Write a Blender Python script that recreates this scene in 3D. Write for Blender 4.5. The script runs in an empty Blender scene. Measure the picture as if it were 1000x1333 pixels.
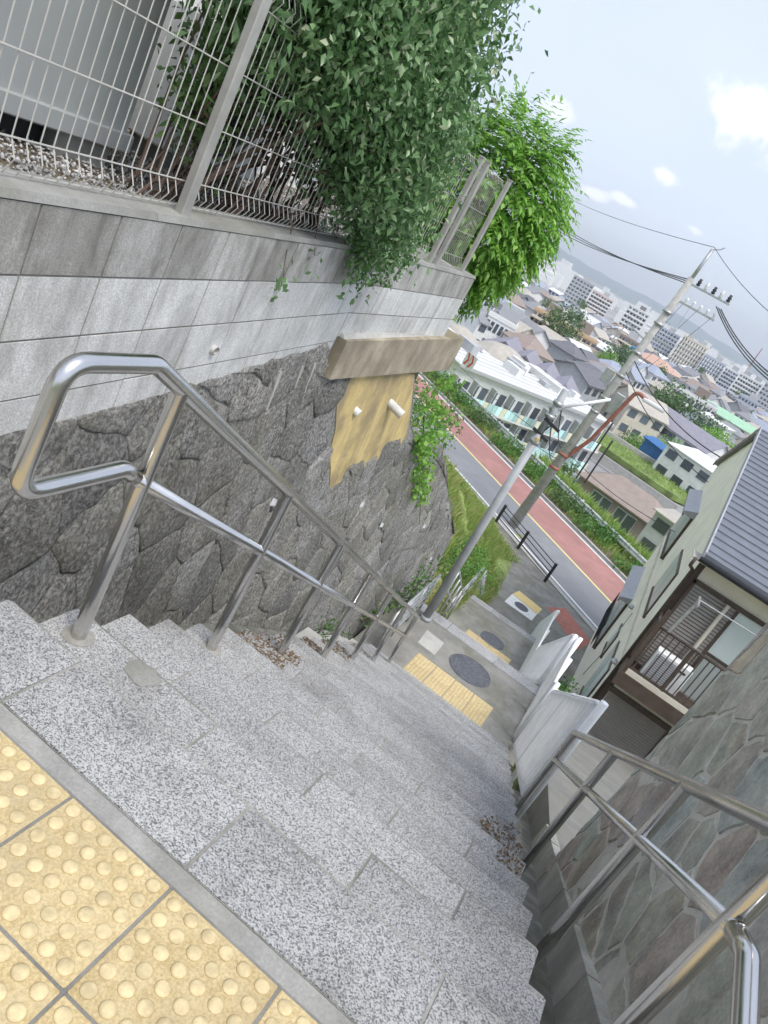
import bpy, math, random
import numpy as np
from mathutils import Vector, Matrix, noise as mnoise
random.seed(7); RNG = np.random.default_rng(11)
S = bpy.context.scene
COL = S.collection
# ------------------------------------------------------------------ camera
CAMF, YAW, PITCH, ROLL = 1011.14, -0.2579, 0.3757, 0.5154
CP = np.array([0.0851, -1.1993, 1.4515])
_f = np.array([math.sin(YAW)*math.cos(PITCH), math.cos(YAW)*math.cos(PITCH), -math.sin(PITCH)])
_r0 = np.array([math.cos(YAW), -math.sin(YAW), 0.0]); _u0 = np.cross(_r0, _f)
CR = math.cos(ROLL)*_r0+math.sin(ROLL)*_u0; CU = -math.sin(ROLL)*_r0+math.cos(ROLL)*_u0
cd = bpy.data.cameras.new('camera'); cam = bpy.data.objects.new('camera', cd); COL.objects.link(cam)
m = Matrix.Identity(4)
for i in range(3):
    m[i][0] = CR[i]; m[i][1] = CU[i]; m[i][2] = -_f[i]; m[i][3] = CP[i]
cam.matrix_world = m
cd.sensor_fit = 'HORIZONTAL'; cd.sensor_width = 36; cd.lens = CAMF/1000*36
cd.clip_start = 0.05; cd.clip_end = 20000
S.camera = cam
# ------------------------------------------------------------------ sky, sun, exposure
W = bpy.data.worlds.new('World'); S.world = W; W.use_nodes = True
nt = W.node_tree; nt.nodes.clear()
SUN_EL, SUN_AZ = math.radians(60), math.radians(126)     # azimuth measured from +Y towards +X
def wn(t, **k):
    n = nt.nodes.new(t)
    for a, b in k.items(): setattr(n, a, b)
    return n
out = wn('ShaderNodeOutputWorld'); bg = wn('ShaderNodeBackground'); bg.inputs[1].default_value = 0.092
sky = wn('ShaderNodeTexSky', sky_type='NISHITA'); sky.sun_disc = False
sky.sun_elevation = SUN_EL; sky.sun_rotation = SUN_AZ; sky.dust_density = 2.0; sky.ozone_density = 2.5
tc = wn('ShaderNodeTexCoord')
# thin bright overcast veil over the blue, with a few separate small cumulus clouds
mixv = wn('ShaderNodeMix', data_type='RGBA'); mixv.inputs[0].default_value = 0.74
mixv.inputs[7].default_value = (4.9, 5.35, 6.35, 1)
n1 = wn('ShaderNodeTexNoise'); n1.inputs['Scale'].default_value = 2.2; n1.inputs['Detail'].default_value = 5
mp = wn('ShaderNodeMapping'); mp.inputs['Scale'].default_value = (1, 1, 2.6)
rampv = wn('ShaderNodeMapRange'); rampv.inputs[1].default_value = .3; rampv.inputs[2].default_value = .75
rampv.inputs[3].default_value = .62; rampv.inputs[4].default_value = .88
nt.links.new(tc.outputs['Generated'], mp.inputs[0]); nt.links.new(mp.outputs[0], n1.inputs[0])
nt.links.new(n1.outputs[0], rampv.inputs[0]); nt.links.new(rampv.outputs[0], mixv.inputs[0])
nt.links.new(sky.outputs[0], mixv.inputs[6])
prev = mixv.outputs[2]
def ray(x, y):
    v = CR*(x-500)/CAMF-CU*(y-666.5)/CAMF+_f
    return v/np.linalg.norm(v)
cn = wn('ShaderNodeTexNoise'); cn.inputs['Scale'].default_value = 26; cn.inputs['Detail'].default_value = 7; cn.inputs['Roughness'].default_value = .6
nt.links.new(tc.outputs['Generated'], cn.inputs[0])
def cloud(px, py, rad, flat, amt):
    global prev
    d = ray(px, py)
    sub = wn('ShaderNodeVectorMath', operation='SUBTRACT'); sub.inputs[1].default_value = tuple(d)
    nt.links.new(tc.outputs['Generated'], sub.inputs[0])
    sc = wn('ShaderNodeVectorMath', operation='MULTIPLY'); sc.inputs[1].default_value = (1, 1, flat)
    nt.links.new(sub.outputs[0], sc.inputs[0])
    ln = wn('ShaderNodeVectorMath', operation='LENGTH'); nt.links.new(sc.outputs[0], ln.inputs[0])
    dv = wn('ShaderNodeMath', operation='DIVIDE'); dv.inputs[1].default_value = rad
    nt.links.new(ln.outputs['Value'], dv.inputs[0])
    ad = wn('ShaderNodeMath', operation='MULTIPLY_ADD'); ad.inputs[1].default_value = 1.9
    nt.links.new(cn.outputs[0], ad.inputs[0]); 
    ng = wn('ShaderNodeMath', operation='MULTIPLY'); ng.inputs[1].default_value = -1.0
    nt.links.new(dv.outputs[0], ng.inputs[0]); nt.links.new(ng.outputs[0], ad.inputs[2])
    mr = wn('ShaderNodeMapRange'); mr.interpolation_type = 'SMOOTHSTEP'
    mr.inputs[1].default_value = .12; mr.inputs[2].default_value = .62; mr.inputs[4].default_value = amt
    nt.links.new(ad.outputs[0], mr.inputs[0])
    mx = wn('ShaderNodeMix', data_type='RGBA'); mx.inputs[7].default_value = (6.9, 7.0, 7.3, 1)
    nt.links.new(mr.outputs[0], mx.inputs[0]); nt.links.new(prev, mx.inputs[6]); prev = mx.outputs[2]
cloud(975, 150, .062, 1.5, .8); cloud(1030, 175, .07, 1.5, .75); cloud(862, 228, .026, 2.2, .7); cloud(770, 250, .026, 2.5, .8); cloud(815, 262, .02, 2.5, .75)
cloud(728, 145, .035, 2.5, .5); cloud(905, 300, .014, 2.5, .5); cloud(-400, 100, .12, 2.2, .8); cloud(1500, 500, .14, 2.0, .8)
nt.links.new(prev, bg.inputs[0]); nt.links.new(bg.outputs[0], out.inputs[0])
sl = bpy.data.lights.new('sun', 'SUN'); sl.energy = 1.45; sl.angle = math.radians(28); sl.color = (1, .96, .9)
so = bpy.data.objects.new('sun', sl); COL.objects.link(so)
sd = Vector((math.sin(SUN_AZ)*math.cos(SUN_EL), math.cos(SUN_AZ)*math.cos(SUN_EL), math.sin(SUN_EL)))
so.rotation_euler = sd.to_track_quat('Z', 'Y').to_euler(); so.location = (0, 0, 30)
S.view_settings.view_transform = 'Standard'; S.view_settings.look = 'None'
S.view_settings.exposure = 1.12; S.view_settings.gamma = 1; S.view_settings.use_curve_mapping = False
S.cycles.use_adaptive_sampling = True; S.cycles.adaptive_threshold = 0.03
S.cycles.max_bounces = 7; S.cycles.diffuse_bounces = 5; S.cycles.glossy_bounces = 2; S.cycles.transmission_bounces = 2; S.cycles.transparent_max_bounces = 4
# ------------------------------------------------------------------ placing helpers: a line of sight met with a real plane or distance
def onz(x, y, z): v = ray(x, y); return CP+v*(z-CP[2])/v[2]
def onx(x, y, X): v = ray(x, y); return CP+v*(X-CP[0])/v[0]
def ony(x, y, Y): v = ray(x, y); return CP+v*(Y-CP[1])/v[1]
def at(x, y, D): v = ray(x, y); return CP+v*D/math.hypot(v[0], v[1])
def azel(a, e, D): a = math.radians(a); return np.array([CP[0]+D*math.sin(a), CP[1]+D*math.cos(a), CP[2]+D*math.tan(math.radians(e))])
# ------------------------------------------------------------------ materials
MATS = {}
class NT:
    def __init__(s, name):
        s.m = bpy.data.materials.new(name); s.m.use_nodes = True; s.t = s.m.node_tree
        s.b = s.t.nodes['Principled BSDF']; s.co = None; MATS[name] = s.m
    def n(s, t, **k):
        n = s.t.nodes.new(t)
        for a, b in k.items(): setattr(n, a, b)
        return n
    def l(s, a, b): s.t.links.new(a, b)
    def coord(s, rnd=True):
        if s.co is None:
            tc = s.n('ShaderNodeTexCoord'); s.co = tc.outputs['Object']
            if rnd:
                oi = s.n('ShaderNodeObjectInfo'); c = s.n('ShaderNodeVectorMath', operation='ADD')
                mu = s.n('ShaderNodeMath', operation='MULTIPLY'); mu.inputs[1].default_value = 37.0
                s.l(oi.outputs['Random'], mu.inputs[0]); s.l(s.co, c.inputs[0]); s.l(mu.outputs[0], c.inputs[1]); s.co = c.outputs[0]
        return s.co
    def noise(s, scale, detail=4, rough=.55, stretch=None, dist=0):
        n = s.n('ShaderNodeTexNoise'); n.inputs['Scale'].default_value = scale; n.inputs['Detail'].default_value = detail
        n.inputs['Roughness'].default_value = rough; n.inputs['Distortion'].default_value = dist
        v = s.coord()
        if stretch:
            mp = s.n('ShaderNodeMapping'); mp.inputs['Scale'].default_value = stretch; s.l(v, mp.inputs[0]); v = mp.outputs[0]
        s.l(v, n.inputs['Vector']); return n.outputs[0]
    def voro(s, scale, feat='F1', out='Distance', stretch=None):
        n = s.n('ShaderNodeTexVoronoi', feature=feat); n.inputs['Scale'].default_value = scale
        v = s.coord()
        if stretch:
            mp = s.n('ShaderNodeMapping'); mp.inputs['Scale'].default_value = stretch; s.l(v, mp.inputs[0]); v = mp.outputs[0]
        s.l(v, n.inputs['Vector']); return n.outputs[out]
    def ramp(s, fac, stops):
        r = s.n('ShaderNodeValToRGB'); e = r.color_ramp.elements
        while len(e) < len(stops): e.new(.5)
        for x, (p, c) in zip(e, stops): x.position = p; x.color = (*c, 1) if len(c) == 3 else c
        s.l(fac, r.inputs[0]); return r.outputs[0]
    def mix(s, fac, a, b, blend='MIX'):
        n = s.n('ShaderNodeMix', data_type='RGBA', blend_type=blend)
        for sock, v in ((n.inputs[0], fac), (n.inputs[6], a), (n.inputs[7], b)):
            if isinstance(v, (int, float)): sock.default_value = v
            elif isinstance(v, tuple): sock.default_value = (*v, 1)
            else: s.l(v, sock)
        return n.outputs[2]
    def bump(s, h, strength=.3, dist=.01):
        b = s.n('ShaderNodeBump'); b.inputs['Strength'].default_value = strength; b.inputs['Distance'].default_value = dist
        s.l(h, b.inputs['Height']); s.l(b.outputs[0], s.b.inputs['Normal'])
    def rnd(s):
        return s.n('ShaderNodeObjectInfo').outputs['Random']
    def color(s, c):
        if isinstance(c, tuple): s.b.inputs['Base Color'].default_value = (*c, 1)
        else: s.l(c, s.b.inputs['Base Color'])
    def rough(s, r): s.b.inputs['Roughness'].default_value = r
def simple(name, c, rough=.6, metal=0, nscale=0, var=.25, bump=0, nstretch=None, detail=4):
    t = NT(name); t.rough(rough); t.b.inputs['Metallic'].default_value = metal
    if nscale:
        n = t.noise(nscale, detail, .6, nstretch)
        t.color(t.ramp(n, [(.36, tuple(x*(1-var) for x in c)), (.64, tuple(min(1, x*(1+var)) for x in c))]))
        if bump: t.bump(n, bump, .01)
    else: t.color(c)
    return t.m
# granite: salt and pepper chippings
t = NT('granite'); t.rough(.7)
v = t.voro(300, 'F1', 'Color'); bw = t.n('ShaderNodeSeparateColor'); t.l(v, bw.inputs[0])
sp = t.ramp(bw.outputs[0], [(0, (.10, .10, .105)), (.18, (.18, .18, .185)), (.34, (.31, .31, .31)), (.6, (.43, .43, .425)), (1, (.55, .55, .54))])
big = t.noise(1.6, 7, .7); patch = t.ramp(big, [(.36, (.70, .69, .67)), (.5, (.95, .95, .94)), (.64, (1.04, 1.04, 1.04))])
c = t.mix(1.0, sp, patch, 'MULTIPLY')
rn = t.ramp(t.rnd(), [(0, (.86, .86, .87)), (1, (1, 1, 1))]); t.color(t.mix(1.0, c, rn, 'MULTIPLY'))
t.bump(t.noise(260, 2), .25, .002)
def concrete(name, c, moss=0, mossc=(.1, .11, .07), var=.3, scale=3.0, bump=.25, fine=120, streak=0):
    t = NT(name); t.rough(.85)
    n = t.noise(scale, 7, .65); base = t.ramp(n, [(.36, tuple(x*(1-var) for x in c)), (.62, tuple(min(1, x*(1+var*.6)) for x in c))])
    f = t.noise(fine, 3, .7); base = t.mix(.35, base, t.ramp(f, [(.3, tuple(x*.55 for x in c)), (.7, tuple(min(1, x*1.35) for x in c))]))
    if streak:
        sn = t.noise(3.5, 5, .6, (1.8, 1.8, .22)); base = t.mix(t.ramp(sn, [(.44, (0, 0, 0)), (.60, (streak,)*3)]), base, mossc)
    if moss:
        mn = t.noise(1.7, 7, .7); base = t.mix(t.ramp(mn, [(.47, (0, 0, 0)), (.60, (moss,)*3)]), base, mossc)
    t.color(base); t.bump(t.mix(.5, n, f), bump, .008); return t.m
concrete('concrete', (.30, .295, .275), .35, (.16, .16, .11))
concrete('joint_light', (.68, .66, .60), .2, (.4, .38, .33), .2, 8)
concrete('concrete_light', (.46, .45, .42), .25, (.25, .24, .18), .2)
concrete('concrete_strip', (.31, .305, .285), .45, (.19, .18, .145), .35, 6, .4)
concrete('landing_concrete', (.25, .243, .22), .6, (.15, .148, .10), .35, 2.2)
concrete('gutter', (.25, .245, .215), .7, (.10, .105, .07), .4, 5, .4, streak=.5)
concrete('beam', (.40, .345, .255), .65, (.20, .165, .11), .4, 3.5, .5, streak=.32)
concrete('yellow_render', (.60, .46, .20), .65, (.24, .19, .12), .35, 3.2, .5, streak=.4)
concrete('mortar', (.33, .32, .29), .5, (.1, .1, .07), .3, 8, .5)
concrete('mortar_dark', (.19, .183, .16), .4, (.11, .108, .07), .4, 9, .6)
concrete('joint_grey', (.22, .215, .20), .2, (.16, .155, .13), .3, 9, .4)
concrete('kerb_moss', (.52, .51, .46), .55, (.30, .295, .23), .35, 4, .5, streak=.4)
concrete('kerb', (.42, .41, .38), .2, (.3, .29, .25), .2)
concrete('ramp_concrete', (.22, .214, .195), .55, (.22, .215, .17), .3, 2.4, .5)
# block wall: each block dark at places with black run-off streaks
t = NT('block'); t.rough(.9); t.coord(False)
def blockmat(t, lo, hi, stain, a0, a1, amt):
    n = t.noise(5, 6, .65); f = t.noise(150, 2, .6)
    base = t.mix(.35, t.ramp(n, [(.36, lo), (.62, hi)]), t.ramp(f, [(.38, tuple(x*.5 for x in lo)), (.62, tuple(min(1, x*1.25) for x in hi))]))
    base = t.mix(1.0, base, t.ramp(t.rnd(), [(0, (.9, .9, .9)), (1, (1.04, 1.04, 1.03))]), 'MULTIPLY')
    st = t.noise(2.4, 6, .68, (1.3, 1.3, .55)); fine = t.noise(9, 5, .7, (1.6, 1.6, .5))
    mk = t.mix(.35, t.ramp(st, [(a0, (0, 0, 0)), (a1, (amt,)*3)]), t.ramp(fine, [(.44, (0, 0, 0)), (.66, (amt,)*3)]))
    t.color(t.mix(mk, base, stain)); t.bump(f, .3, .005)
blockmat(t, (.56, .56, .54), (.72, .72, .70), (.20, .19, .17), .5, .68, .7)
t = NT('block_top'); t.rough(.9); t.coord(False)     # the top course, long stained by rain
blockmat(t, (.46, .45, .42), (.60, .59, .56), (.15, .14, .12), .40, .60, .9)
# dark rubble of the left wall
t = NT('rubble'); t.rough(.92)
n = t.noise(3.2, 6, .72, (1, 1, .8)); f = t.noise(42, 6, .8); rn = t.rnd()
base = t.ramp(n, [(.34, (.115, .111, .102)), (.45, (.28, .273, .253)), (.56, (.43, .42, .395)), (.68, (.62, .61, .585))])
base = t.mix(.6, base, t.ramp(f, [(.41, (.035, .034, .032)), (.5, (.31, .303, .285)), (.59, (.74, .73, .705))]))
base = t.mix(t.ramp(t.noise(5.5, 6, .7, (2.4, 2.4, .3)), [(.55, (0, 0, 0)), (.72, (.55,)*3)]), base, (.40, .395, .37))
base = t.mix(t.ramp(t.noise(1.3, 6, .7), [(.45, (0, 0, 0)), (.68, (.6,)*3)]), base, (.16, .152, .105))
base = t.mix(1.0, base, t.ramp(rn, [(0, (.74, .74, .74)), (.35, (.95, .93, .86)), (.65, (1.02, 1.02, 1.03)), (1, (1.2, 1.17, 1.1))]), 'MULTIPLY')
t.color(base); t.bump(t.mix(.7, n, f), 1.0, .05)
# flagstones of the right wall
t = NT('flagstone'); t.rough(.72); rn = t.rnd()
n = t.noise(5, 8, .68); f = t.noise(60, 6, .7)
hue = t.ramp(rn, [(0, (.49, .53, .43)), (.2, (.57, .54, .46)), (.38, (.57, .46, .39)), (.55, (.50, .545, .46)), (.72, (.60, .51, .37)), (.86, (.51, .56, .52)), (1, (.49, .43, .40))])
base = t.mix(1.0, hue, t.ramp(n, [(.34, (.55, .56, .56)), (.5, (.95, .95, .95)), (.66, (1.35, 1.33, 1.3))]), 'MULTIPLY')
base = t.mix(t.ramp(t.noise(2.6, 6, .7), [(.52, (0, 0, 0)), (.64, (.6,)*3)]), base, (.33, .22, .15))
base = t.mix(.22, base, t.ramp(f, [(.4, (.08, .08, .08)), (.6, (.55, .56, .55))]))
t.color(base); t.bump(t.mix(.5, n, f), .6, .015)
# tactile yellow
t = NT('tactile'); t.rough(.75)
n = t.noise(14, 6, .7); f = t.noise(160, 3, .7)
b = t.ramp(n, [(.38, (.47, .355, .17)), (.5, (.55, .43, .225)), (.62, (.62, .505, .29))])
b = t.mix(.3, b, t.ramp(f, [(.38, (.30, .215, .11)), (.62, (.85, .72, .42))])); b = t.mix(t.ramp(t.noise(3.5, 6, .7), [(.5, (0, 0, 0)), (.66, (.45,)*3)]), b, (.33, .27, .17)); b = t.mix(1.0, b, t.ramp(t.rnd(), [(0, (.88, .87, .85)), (1, (1.05, 1.04, 1.02))]), 'MULTIPLY'); t.color(b); t.bump(f, .3, .002)
simple('tactile_dome', (.60, .485, .275), .7, 0, 30, .2, .2, None, 6)
t = NT('steel'); t.rough(.24); t.b.inputs['Metallic'].default_value = 1
n = t.noise(3, 3, .5); t.color(t.ramp(n, [(.3, (.60, .59, .57)), (.7, (.68, .67, .65))]))
r_ = t.ramp(t.noise(6, 3, .5), [(.3, (.17,)*3), (.75, (.27,)*3)]); t.l(r_, t.b.inputs['Roughness'])
simple('galv', (.46, .47, .47), .45, .6, 14, .15); simple('white_metal', (.90, .91, .92), .45, 0, 5, .08, .03)
simple('white_old', (.66, .68, .69), .5, 0, 6, .15); simple('cream_fence', (.50, .485, .44), .4, .1, 7, .1)
simple('fence_post', (.37, .36, .33), .5, .2, 8, .12); simple('shed', (.34, .355, .35), .45, 0, 2, .05)
simple('brown', (.085, .062, .05), .45, 0, 6, .2); simple('brown_light', (.28, .24, .215), .5, 0, 9, .12); simple('dark', (.018, .018, .02), .6)
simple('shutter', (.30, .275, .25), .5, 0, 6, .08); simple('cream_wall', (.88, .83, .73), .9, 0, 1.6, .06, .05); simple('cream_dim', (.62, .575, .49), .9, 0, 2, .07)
simple('roof_blue', (.175, .19, .22), .45, .2, 3, .08); simple('roof_hood', (.36, .365, .40), .5, 0, 5, .08)
concrete('asphalt', (.235, .24, .25), .35, (.19, .19, .195), .15, .5, .1, 60); concrete('red_lane', (.37, .185, .165), .5, (.27, .15, .13), .2, .45, .1, 50)
simple('yellow_line', (.72, .55, .24), .8, 0, 20, .12); simple('white_line', (.72, .72, .70), .8, 0, 20, .12)
simple('red_paving', (.40, .16, .12), .9, 0, 12, .25, .2); simple('iron', (.16, .165, .18), .55, .5, 20, .2)
simple('pole_concrete', (.40, .395, .37), .85, 0, 5, .14, .1); simple('pole_steel', (.36, .375, .39), .5, 0, 4, .12)
simple('lamp_white', (.70, .71, .72), .4); simple('red_paint', (.34, .13, .10), .5, 0, 6, .2); simple('black', (.03, .03, .033), .5)
simple('red_sign', (.62, .09, .07), .5); simple('porcelain', (.7, .7, .7), .3); simple('wire', (.045, .045, .05), .6)
simple('bark', (.13, .085, .062), .9, 0, 18, .4, .5, (1, 1, .25)); simple('soil', (.12, .095, .065), .95, 0, 6, .35, .4)
simple('white_render', (.80, .80, .79), .9, 0, 3, .03); simple('pvc', (.62, .61, .58), .5, 0, 9, .15)
def glass(name, c=(.05, .07, .075), r=.12):
    t = NT(name); t.rough(r); t.color(t.ramp(t.rnd(), [(0, tuple(x*.6 for x in c)), (1, tuple(min(1, x*1.7) for x in c))])); t.b.inputs['Specular IOR Level'].default_value = .7
glass('glass'); glass('frosted', (.42, .47, .46), .35); glass('teal_panel', (.40, .60, .58), .35); glass('far_glass', (.085, .10, .12), .2)
def leafmat(name, a, b, trans=.35, sh=.35, tip=None):
    t = NT(name); t.rough(sh)
    g = t.n('ShaderNodeNewGeometry'); r = t.ramp(g.outputs['Random Per Island'], [(0, a), (.6, tuple((x+y)/2 for x, y in zip(a, b))), (.93, b), (1, tip or b)])
    t.color(r); tr = t.n('ShaderNodeBsdfTranslucent'); t.l(r, tr.inputs[0])
    ms = t.n('ShaderNodeMixShader'); ms.inputs[0].default_value = trans
    o = t.t.nodes['Material Output']; t.l(t.b.outputs[0], ms.inputs[1]); t.l(tr.outputs[0], ms.inputs[2]); t.l(ms.outputs[0], o.inputs[0])
leafmat('leaf_dark', (.085, .19, .06), (.27, .43, .20), .35, .28, (.55, .60, .40)); leafmat('leaf_bright', (.13, .33, .04), (.36, .60, .13), .45, .4, (.48, .68, .2))
leafmat('leaf_light', (.09, .19, .05), (.20, .32, .10), .4, .45); leafmat('leaf_ivy', (.06, .17, .035), (.17, .35, .08), .4, .4)
leafmat('grass', (.22, .36, .07), (.44, .56, .17), .45, .6, (.62, .58, .32)); leafmat('grass_dry', (.32, .33, .12), (.52, .50, .22), .35, .7, (.52, .46, .27))
leafmat('far_leaf', (.07, .14, .05), (.17, .27, .10), .35, .6); leafmat('litter', (.13, .085, .045), (.26, .17, .09), .1, .8); leafmat('pebble', (.24, .235, .225), (.58, .57, .55), 0, .85, (.75, .74, .72))
simple('meadow', (.20, .25, .08), .95, 0, 1.2, .45, .2); simple('bank', (.17, .23, .07), .95, 0, .35, .4); simple('town', (.30, .30, .30), .95, 0, .04, .3)
# ------------------------------------------------------------------ mesh helpers
BASE = {}
class MB:
    def __init__(s): s.v = []; s.f = []
    def add(s, vs, fs):
        o = len(s.v); s.v += [tuple(map(float, p)) for p in vs]; s.f += [tuple(o+i for i in q) for q in fs]; return s
    def hexa(s, p):  # 4 bottom (ccw), 4 top
        return s.add(p, [(3, 2, 1, 0), (4, 5, 6, 7), (0, 1, 5, 4), (1, 2, 6, 5), (2, 3, 7, 6), (3, 0, 4, 7)])
    def box(s, x0, x1, y0, y1, z0, z1):
        return s.hexa([(x0, y0, z0), (x1, y0, z0), (x1, y1, z0), (x0, y1, z0), (x0, y0, z1), (x1, y0, z1), (x1, y1, z1), (x0, y1, z1)])
    def cbox(s, x0, x1, y0, y1, z0, z1, c=.004):   # box with chamfered edges
        vs = []; idx = {}
        for a, X in ((0, (x0, x1)), ):
            pass
        for i in (0, 1):
            for j in (0, 1):
                for k in (0, 1):
                    x, y, z = (x0, x1)[i], (y0, y1)[j], (z0, z1)[k]; dx, dy, dz = (c, -c)[i], (c, -c)[j], (c, -c)[k]
                    for n, p in enumerate(((x, y+dy, z+dz), (x+dx, y, z+dz), (x+dx, y+dy, z))): idx[i, j, k, n] = len(vs); vs.append(p)
        g = lambda i, j, k, n: idx[i, j, k, n]
        fs = []
        for i in (0, 1):
            q = [g(i, 0, 0, 0), g(i, 1, 0, 0), g(i, 1, 1, 0), g(i, 0, 1, 0)]; fs.append(tuple(q if i else q[::-1]))
            q = [g(0, i, 0, 1), g(1, i, 0, 1), g(1, i, 1, 1), g(0, i, 1, 1)]; fs.append(tuple(q[::-1] if i else q))
            q = [g(0, 0, i, 2), g(1, 0, i, 2), g(1, 1, i, 2), g(0, 1, i, 2)]; fs.append(tuple(q if i else q[::-1]))
        for a in (0, 1):
            for b in (0, 1):
                fs.append((g(a, b, 0, 0), g(a, b, 1, 0), g(a, b, 1, 1), g(a, b, 0, 1)))
                fs.append((g(a, 0, b, 0), g(a, 1, b, 0), g(a, 1, b, 2), g(a, 0, b, 2)))
                fs.append((g(0, a, b, 1), g(1, a, b, 1), g(1, a, b, 2), g(0, a, b, 2)))
                for k in (0, 1): fs.append((g(a, b, k, 0), g(a, b, k, 1), g(a, b, k, 2)))
        return s.add(vs, fs)
    def prism(s, poly, vec):
        n = len(poly); vec = np.array(vec, float); a = [np.array(p, float) for p in poly]
        return s.add(a+[p+vec for p in a], [tuple(range(n))[::-1], tuple(range(n, 2*n))]+[(i, (i+1) % n, n+(i+1) % n, n+i) for i in range(n)])
    def tube(s, path, r, n=10, cap=True, closed=False, r2=None):
        P = [Vector(p) for p in path]; N = len(P); o = len(s.v); up = None
        for i, p in enumerate(P):
            if closed: d = P[(i+1) % N]-P[i-1]
            else: d = P[min(i+1, N-1)]-P[max(i-1, 0)]
            d.normalize()
            if up is None: up = d.orthogonal().normalized()
            else: up = (up-d*up.dot(d)); up = up.normalized() if up.length > 1e-6 else d.orthogonal().normalized()
            w = d.cross(up); rr = r if r2 is None else r+(r2-r)*i/(N-1)
            if isinstance(r, (list, tuple)): rr = r[i]
            for k in range(n):
                a = 2*math.pi*k/n; s.v.append(tuple(p+up*(math.cos(a)*rr)+w*(math.sin(a)*rr)))
        for i in range(N if closed else N-1):
            j = (i+1) % N
            for k in range(n): s.f.append((o+i*n+k, o+i*n+(k+1) % n, o+j*n+(k+1) % n, o+j*n+k))
        if cap and not closed: s.f.append(tuple(o+k for k in range(n))[::-1]); s.f.append(tuple(o+(N-1)*n+k for k in range(n)))
        return s
    def lathe(s, prof, c, n=16):  # prof (r,z)
        o = len(s.v); c = np.array(c, float)
        for r, z in prof:
            for k in range(n): a = 2*math.pi*k/n; s.v.append((c[0]+r*math.cos(a), c[1]+r*math.sin(a), c[2]+z))
        for i in range(len(prof)-1):
            for k in range(n): s.f.append((o+i*n+k, o+i*n+(k+1) % n, o+(i+1)*n+(k+1) % n, o+(i+1)*n+k))
        s.f.append(tuple(o+k for k in range(n))[::-1]); s.f.append(tuple(o+(len(prof)-1)*n+k for k in range(n))); return s
    def beam(s, a, b, w, h):   # rectangular bar between two points
        a = Vector(a); b = Vector(b); d = (b-a).normalized(); up = Vector((0, 0, 1)) if abs(d.z) < .95 else Vector((0, 1, 0))
        sd_ = d.cross(up).normalized()*(w/2); u = sd_.cross(d).normalized()*(h/2)
        return s.hexa([a-sd_-u, b-sd_-u, b+sd_-u, a+sd_-u, a-sd_+u, b-sd_+u, b+sd_+u, a+sd_+u])
    def mesh(s, name, base=(0, 0, 0), smooth=False):
        me = bpy.data.meshes.new(name); b = np.array(base, float)
        me.from_pydata([tuple(np.array(p)-b) for p in s.v], [], s.f); me.update()
        if smooth: me.polygons.foreach_set('use_smooth', [True]*len(me.polygons))
        return me
    def build(s, name, mat, parent=None, smooth=False, at=None):
        b = BASE[parent] if parent is not None else (np.array(at, float) if at is not None else np.zeros(3))
        me = s.mesh(name, b, smooth); me.materials.append(MATS[mat])
        return link(name, me, parent, b)
def link(name, me, parent, b, loc=None):
    o = bpy.data.objects.new(name, me); COL.objects.link(o); BASE[o] = np.array(b, float)
    if parent is not None: o.parent = parent; o.location = loc if loc is not None else (0, 0, 0)
    else: o.location = loc if loc is not None else b
    return o
def tag(o, label=None, cat=None, group=None, kind=None):
    if label: o['label'] = label
    if cat: o['category'] = cat
    if group: o['group'] = group
    if kind: o['kind'] = kind
    return o
def thing(name, loc, label, cat, group=None, kind=None):
    o = bpy.data.objects.new(name, None); COL.objects.link(o); o.location = loc; o.empty_display_size = .1
    BASE[o] = np.array(loc, float); return tag(o, label, cat, group, kind)
def fastmesh(name, V, F, mat, parent=None, at=None):   # V (n,3), F (m,k)
    b = BASE[parent] if parent is not None else (np.array(at, float) if at is not None else np.zeros(3))
    V = np.asarray(V, np.float32)-b.astype(np.float32); F = np.asarray(F, np.int32); k = F.shape[1]
    me = bpy.data.meshes.new(name); me.vertices.add(len(V)); me.vertices.foreach_set('co', V.ravel())
    me.loops.add(F.size); me.loops.foreach_set('vertex_index', F.ravel()); me.polygons.add(len(F))
    me.polygons.foreach_set('loop_start', np.arange(0, F.size, k, dtype=np.int32)); me.update(calc_edges=True); me.validate()
    me.materials.append(MATS[mat]); return link(name, me, parent, b)
def fillet(path, rad, n=6):
    P = [Vector(p) for p in path]; out_ = [P[0]]
    for i in range(1, len(P)-1):
        a = (P[i-1]-P[i]); b = (P[i+1]-P[i]); la, lb = a.length, b.length; a.normalize(); b.normalize()
        ang = a.angle(b); t_ = min(rad/math.tan(ang/2), la*.48, lb*.48)
        p0, p1 = P[i]+a*t_, P[i]+b*t_
        for k in range(n+1):
            u = k/n; out_.append((1-u)**2*p0+2*u*(1-u)*P[i]+u*u*p1)
    out_.append(P[-1]); return out_
def rand_unit(n):
    v = RNG.normal(size=(n, 3)); return v/np.linalg.norm(v, axis=1)[:, None]
def leaf_arrays(P, D, Nn, L, Wd, fold=.25):   # leaf: base, left, tip, right
    D = D/np.linalg.norm(D, axis=1)[:, None]; s_ = np.cross(D, Nn); s_ /= np.maximum(np.linalg.norm(s_, axis=1)[:, None], 1e-6); nn = np.cross(s_, D)
    L = L[:, None]; Wd = Wd[:, None]
    a = P; b = P+D*L*.45+s_*Wd*.5+nn*Wd*fold; c_ = P+D*L; d = P+D*L*.45-s_*Wd*.5+nn*Wd*fold
    V = np.stack([a, b, c_, d], 1).reshape(-1, 3); i = np.arange(len(P))[:, None]*4
    return V, np.concatenate([np.hstack([i, i+1, i+2]), np.hstack([i, i+2, i+3])])
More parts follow.
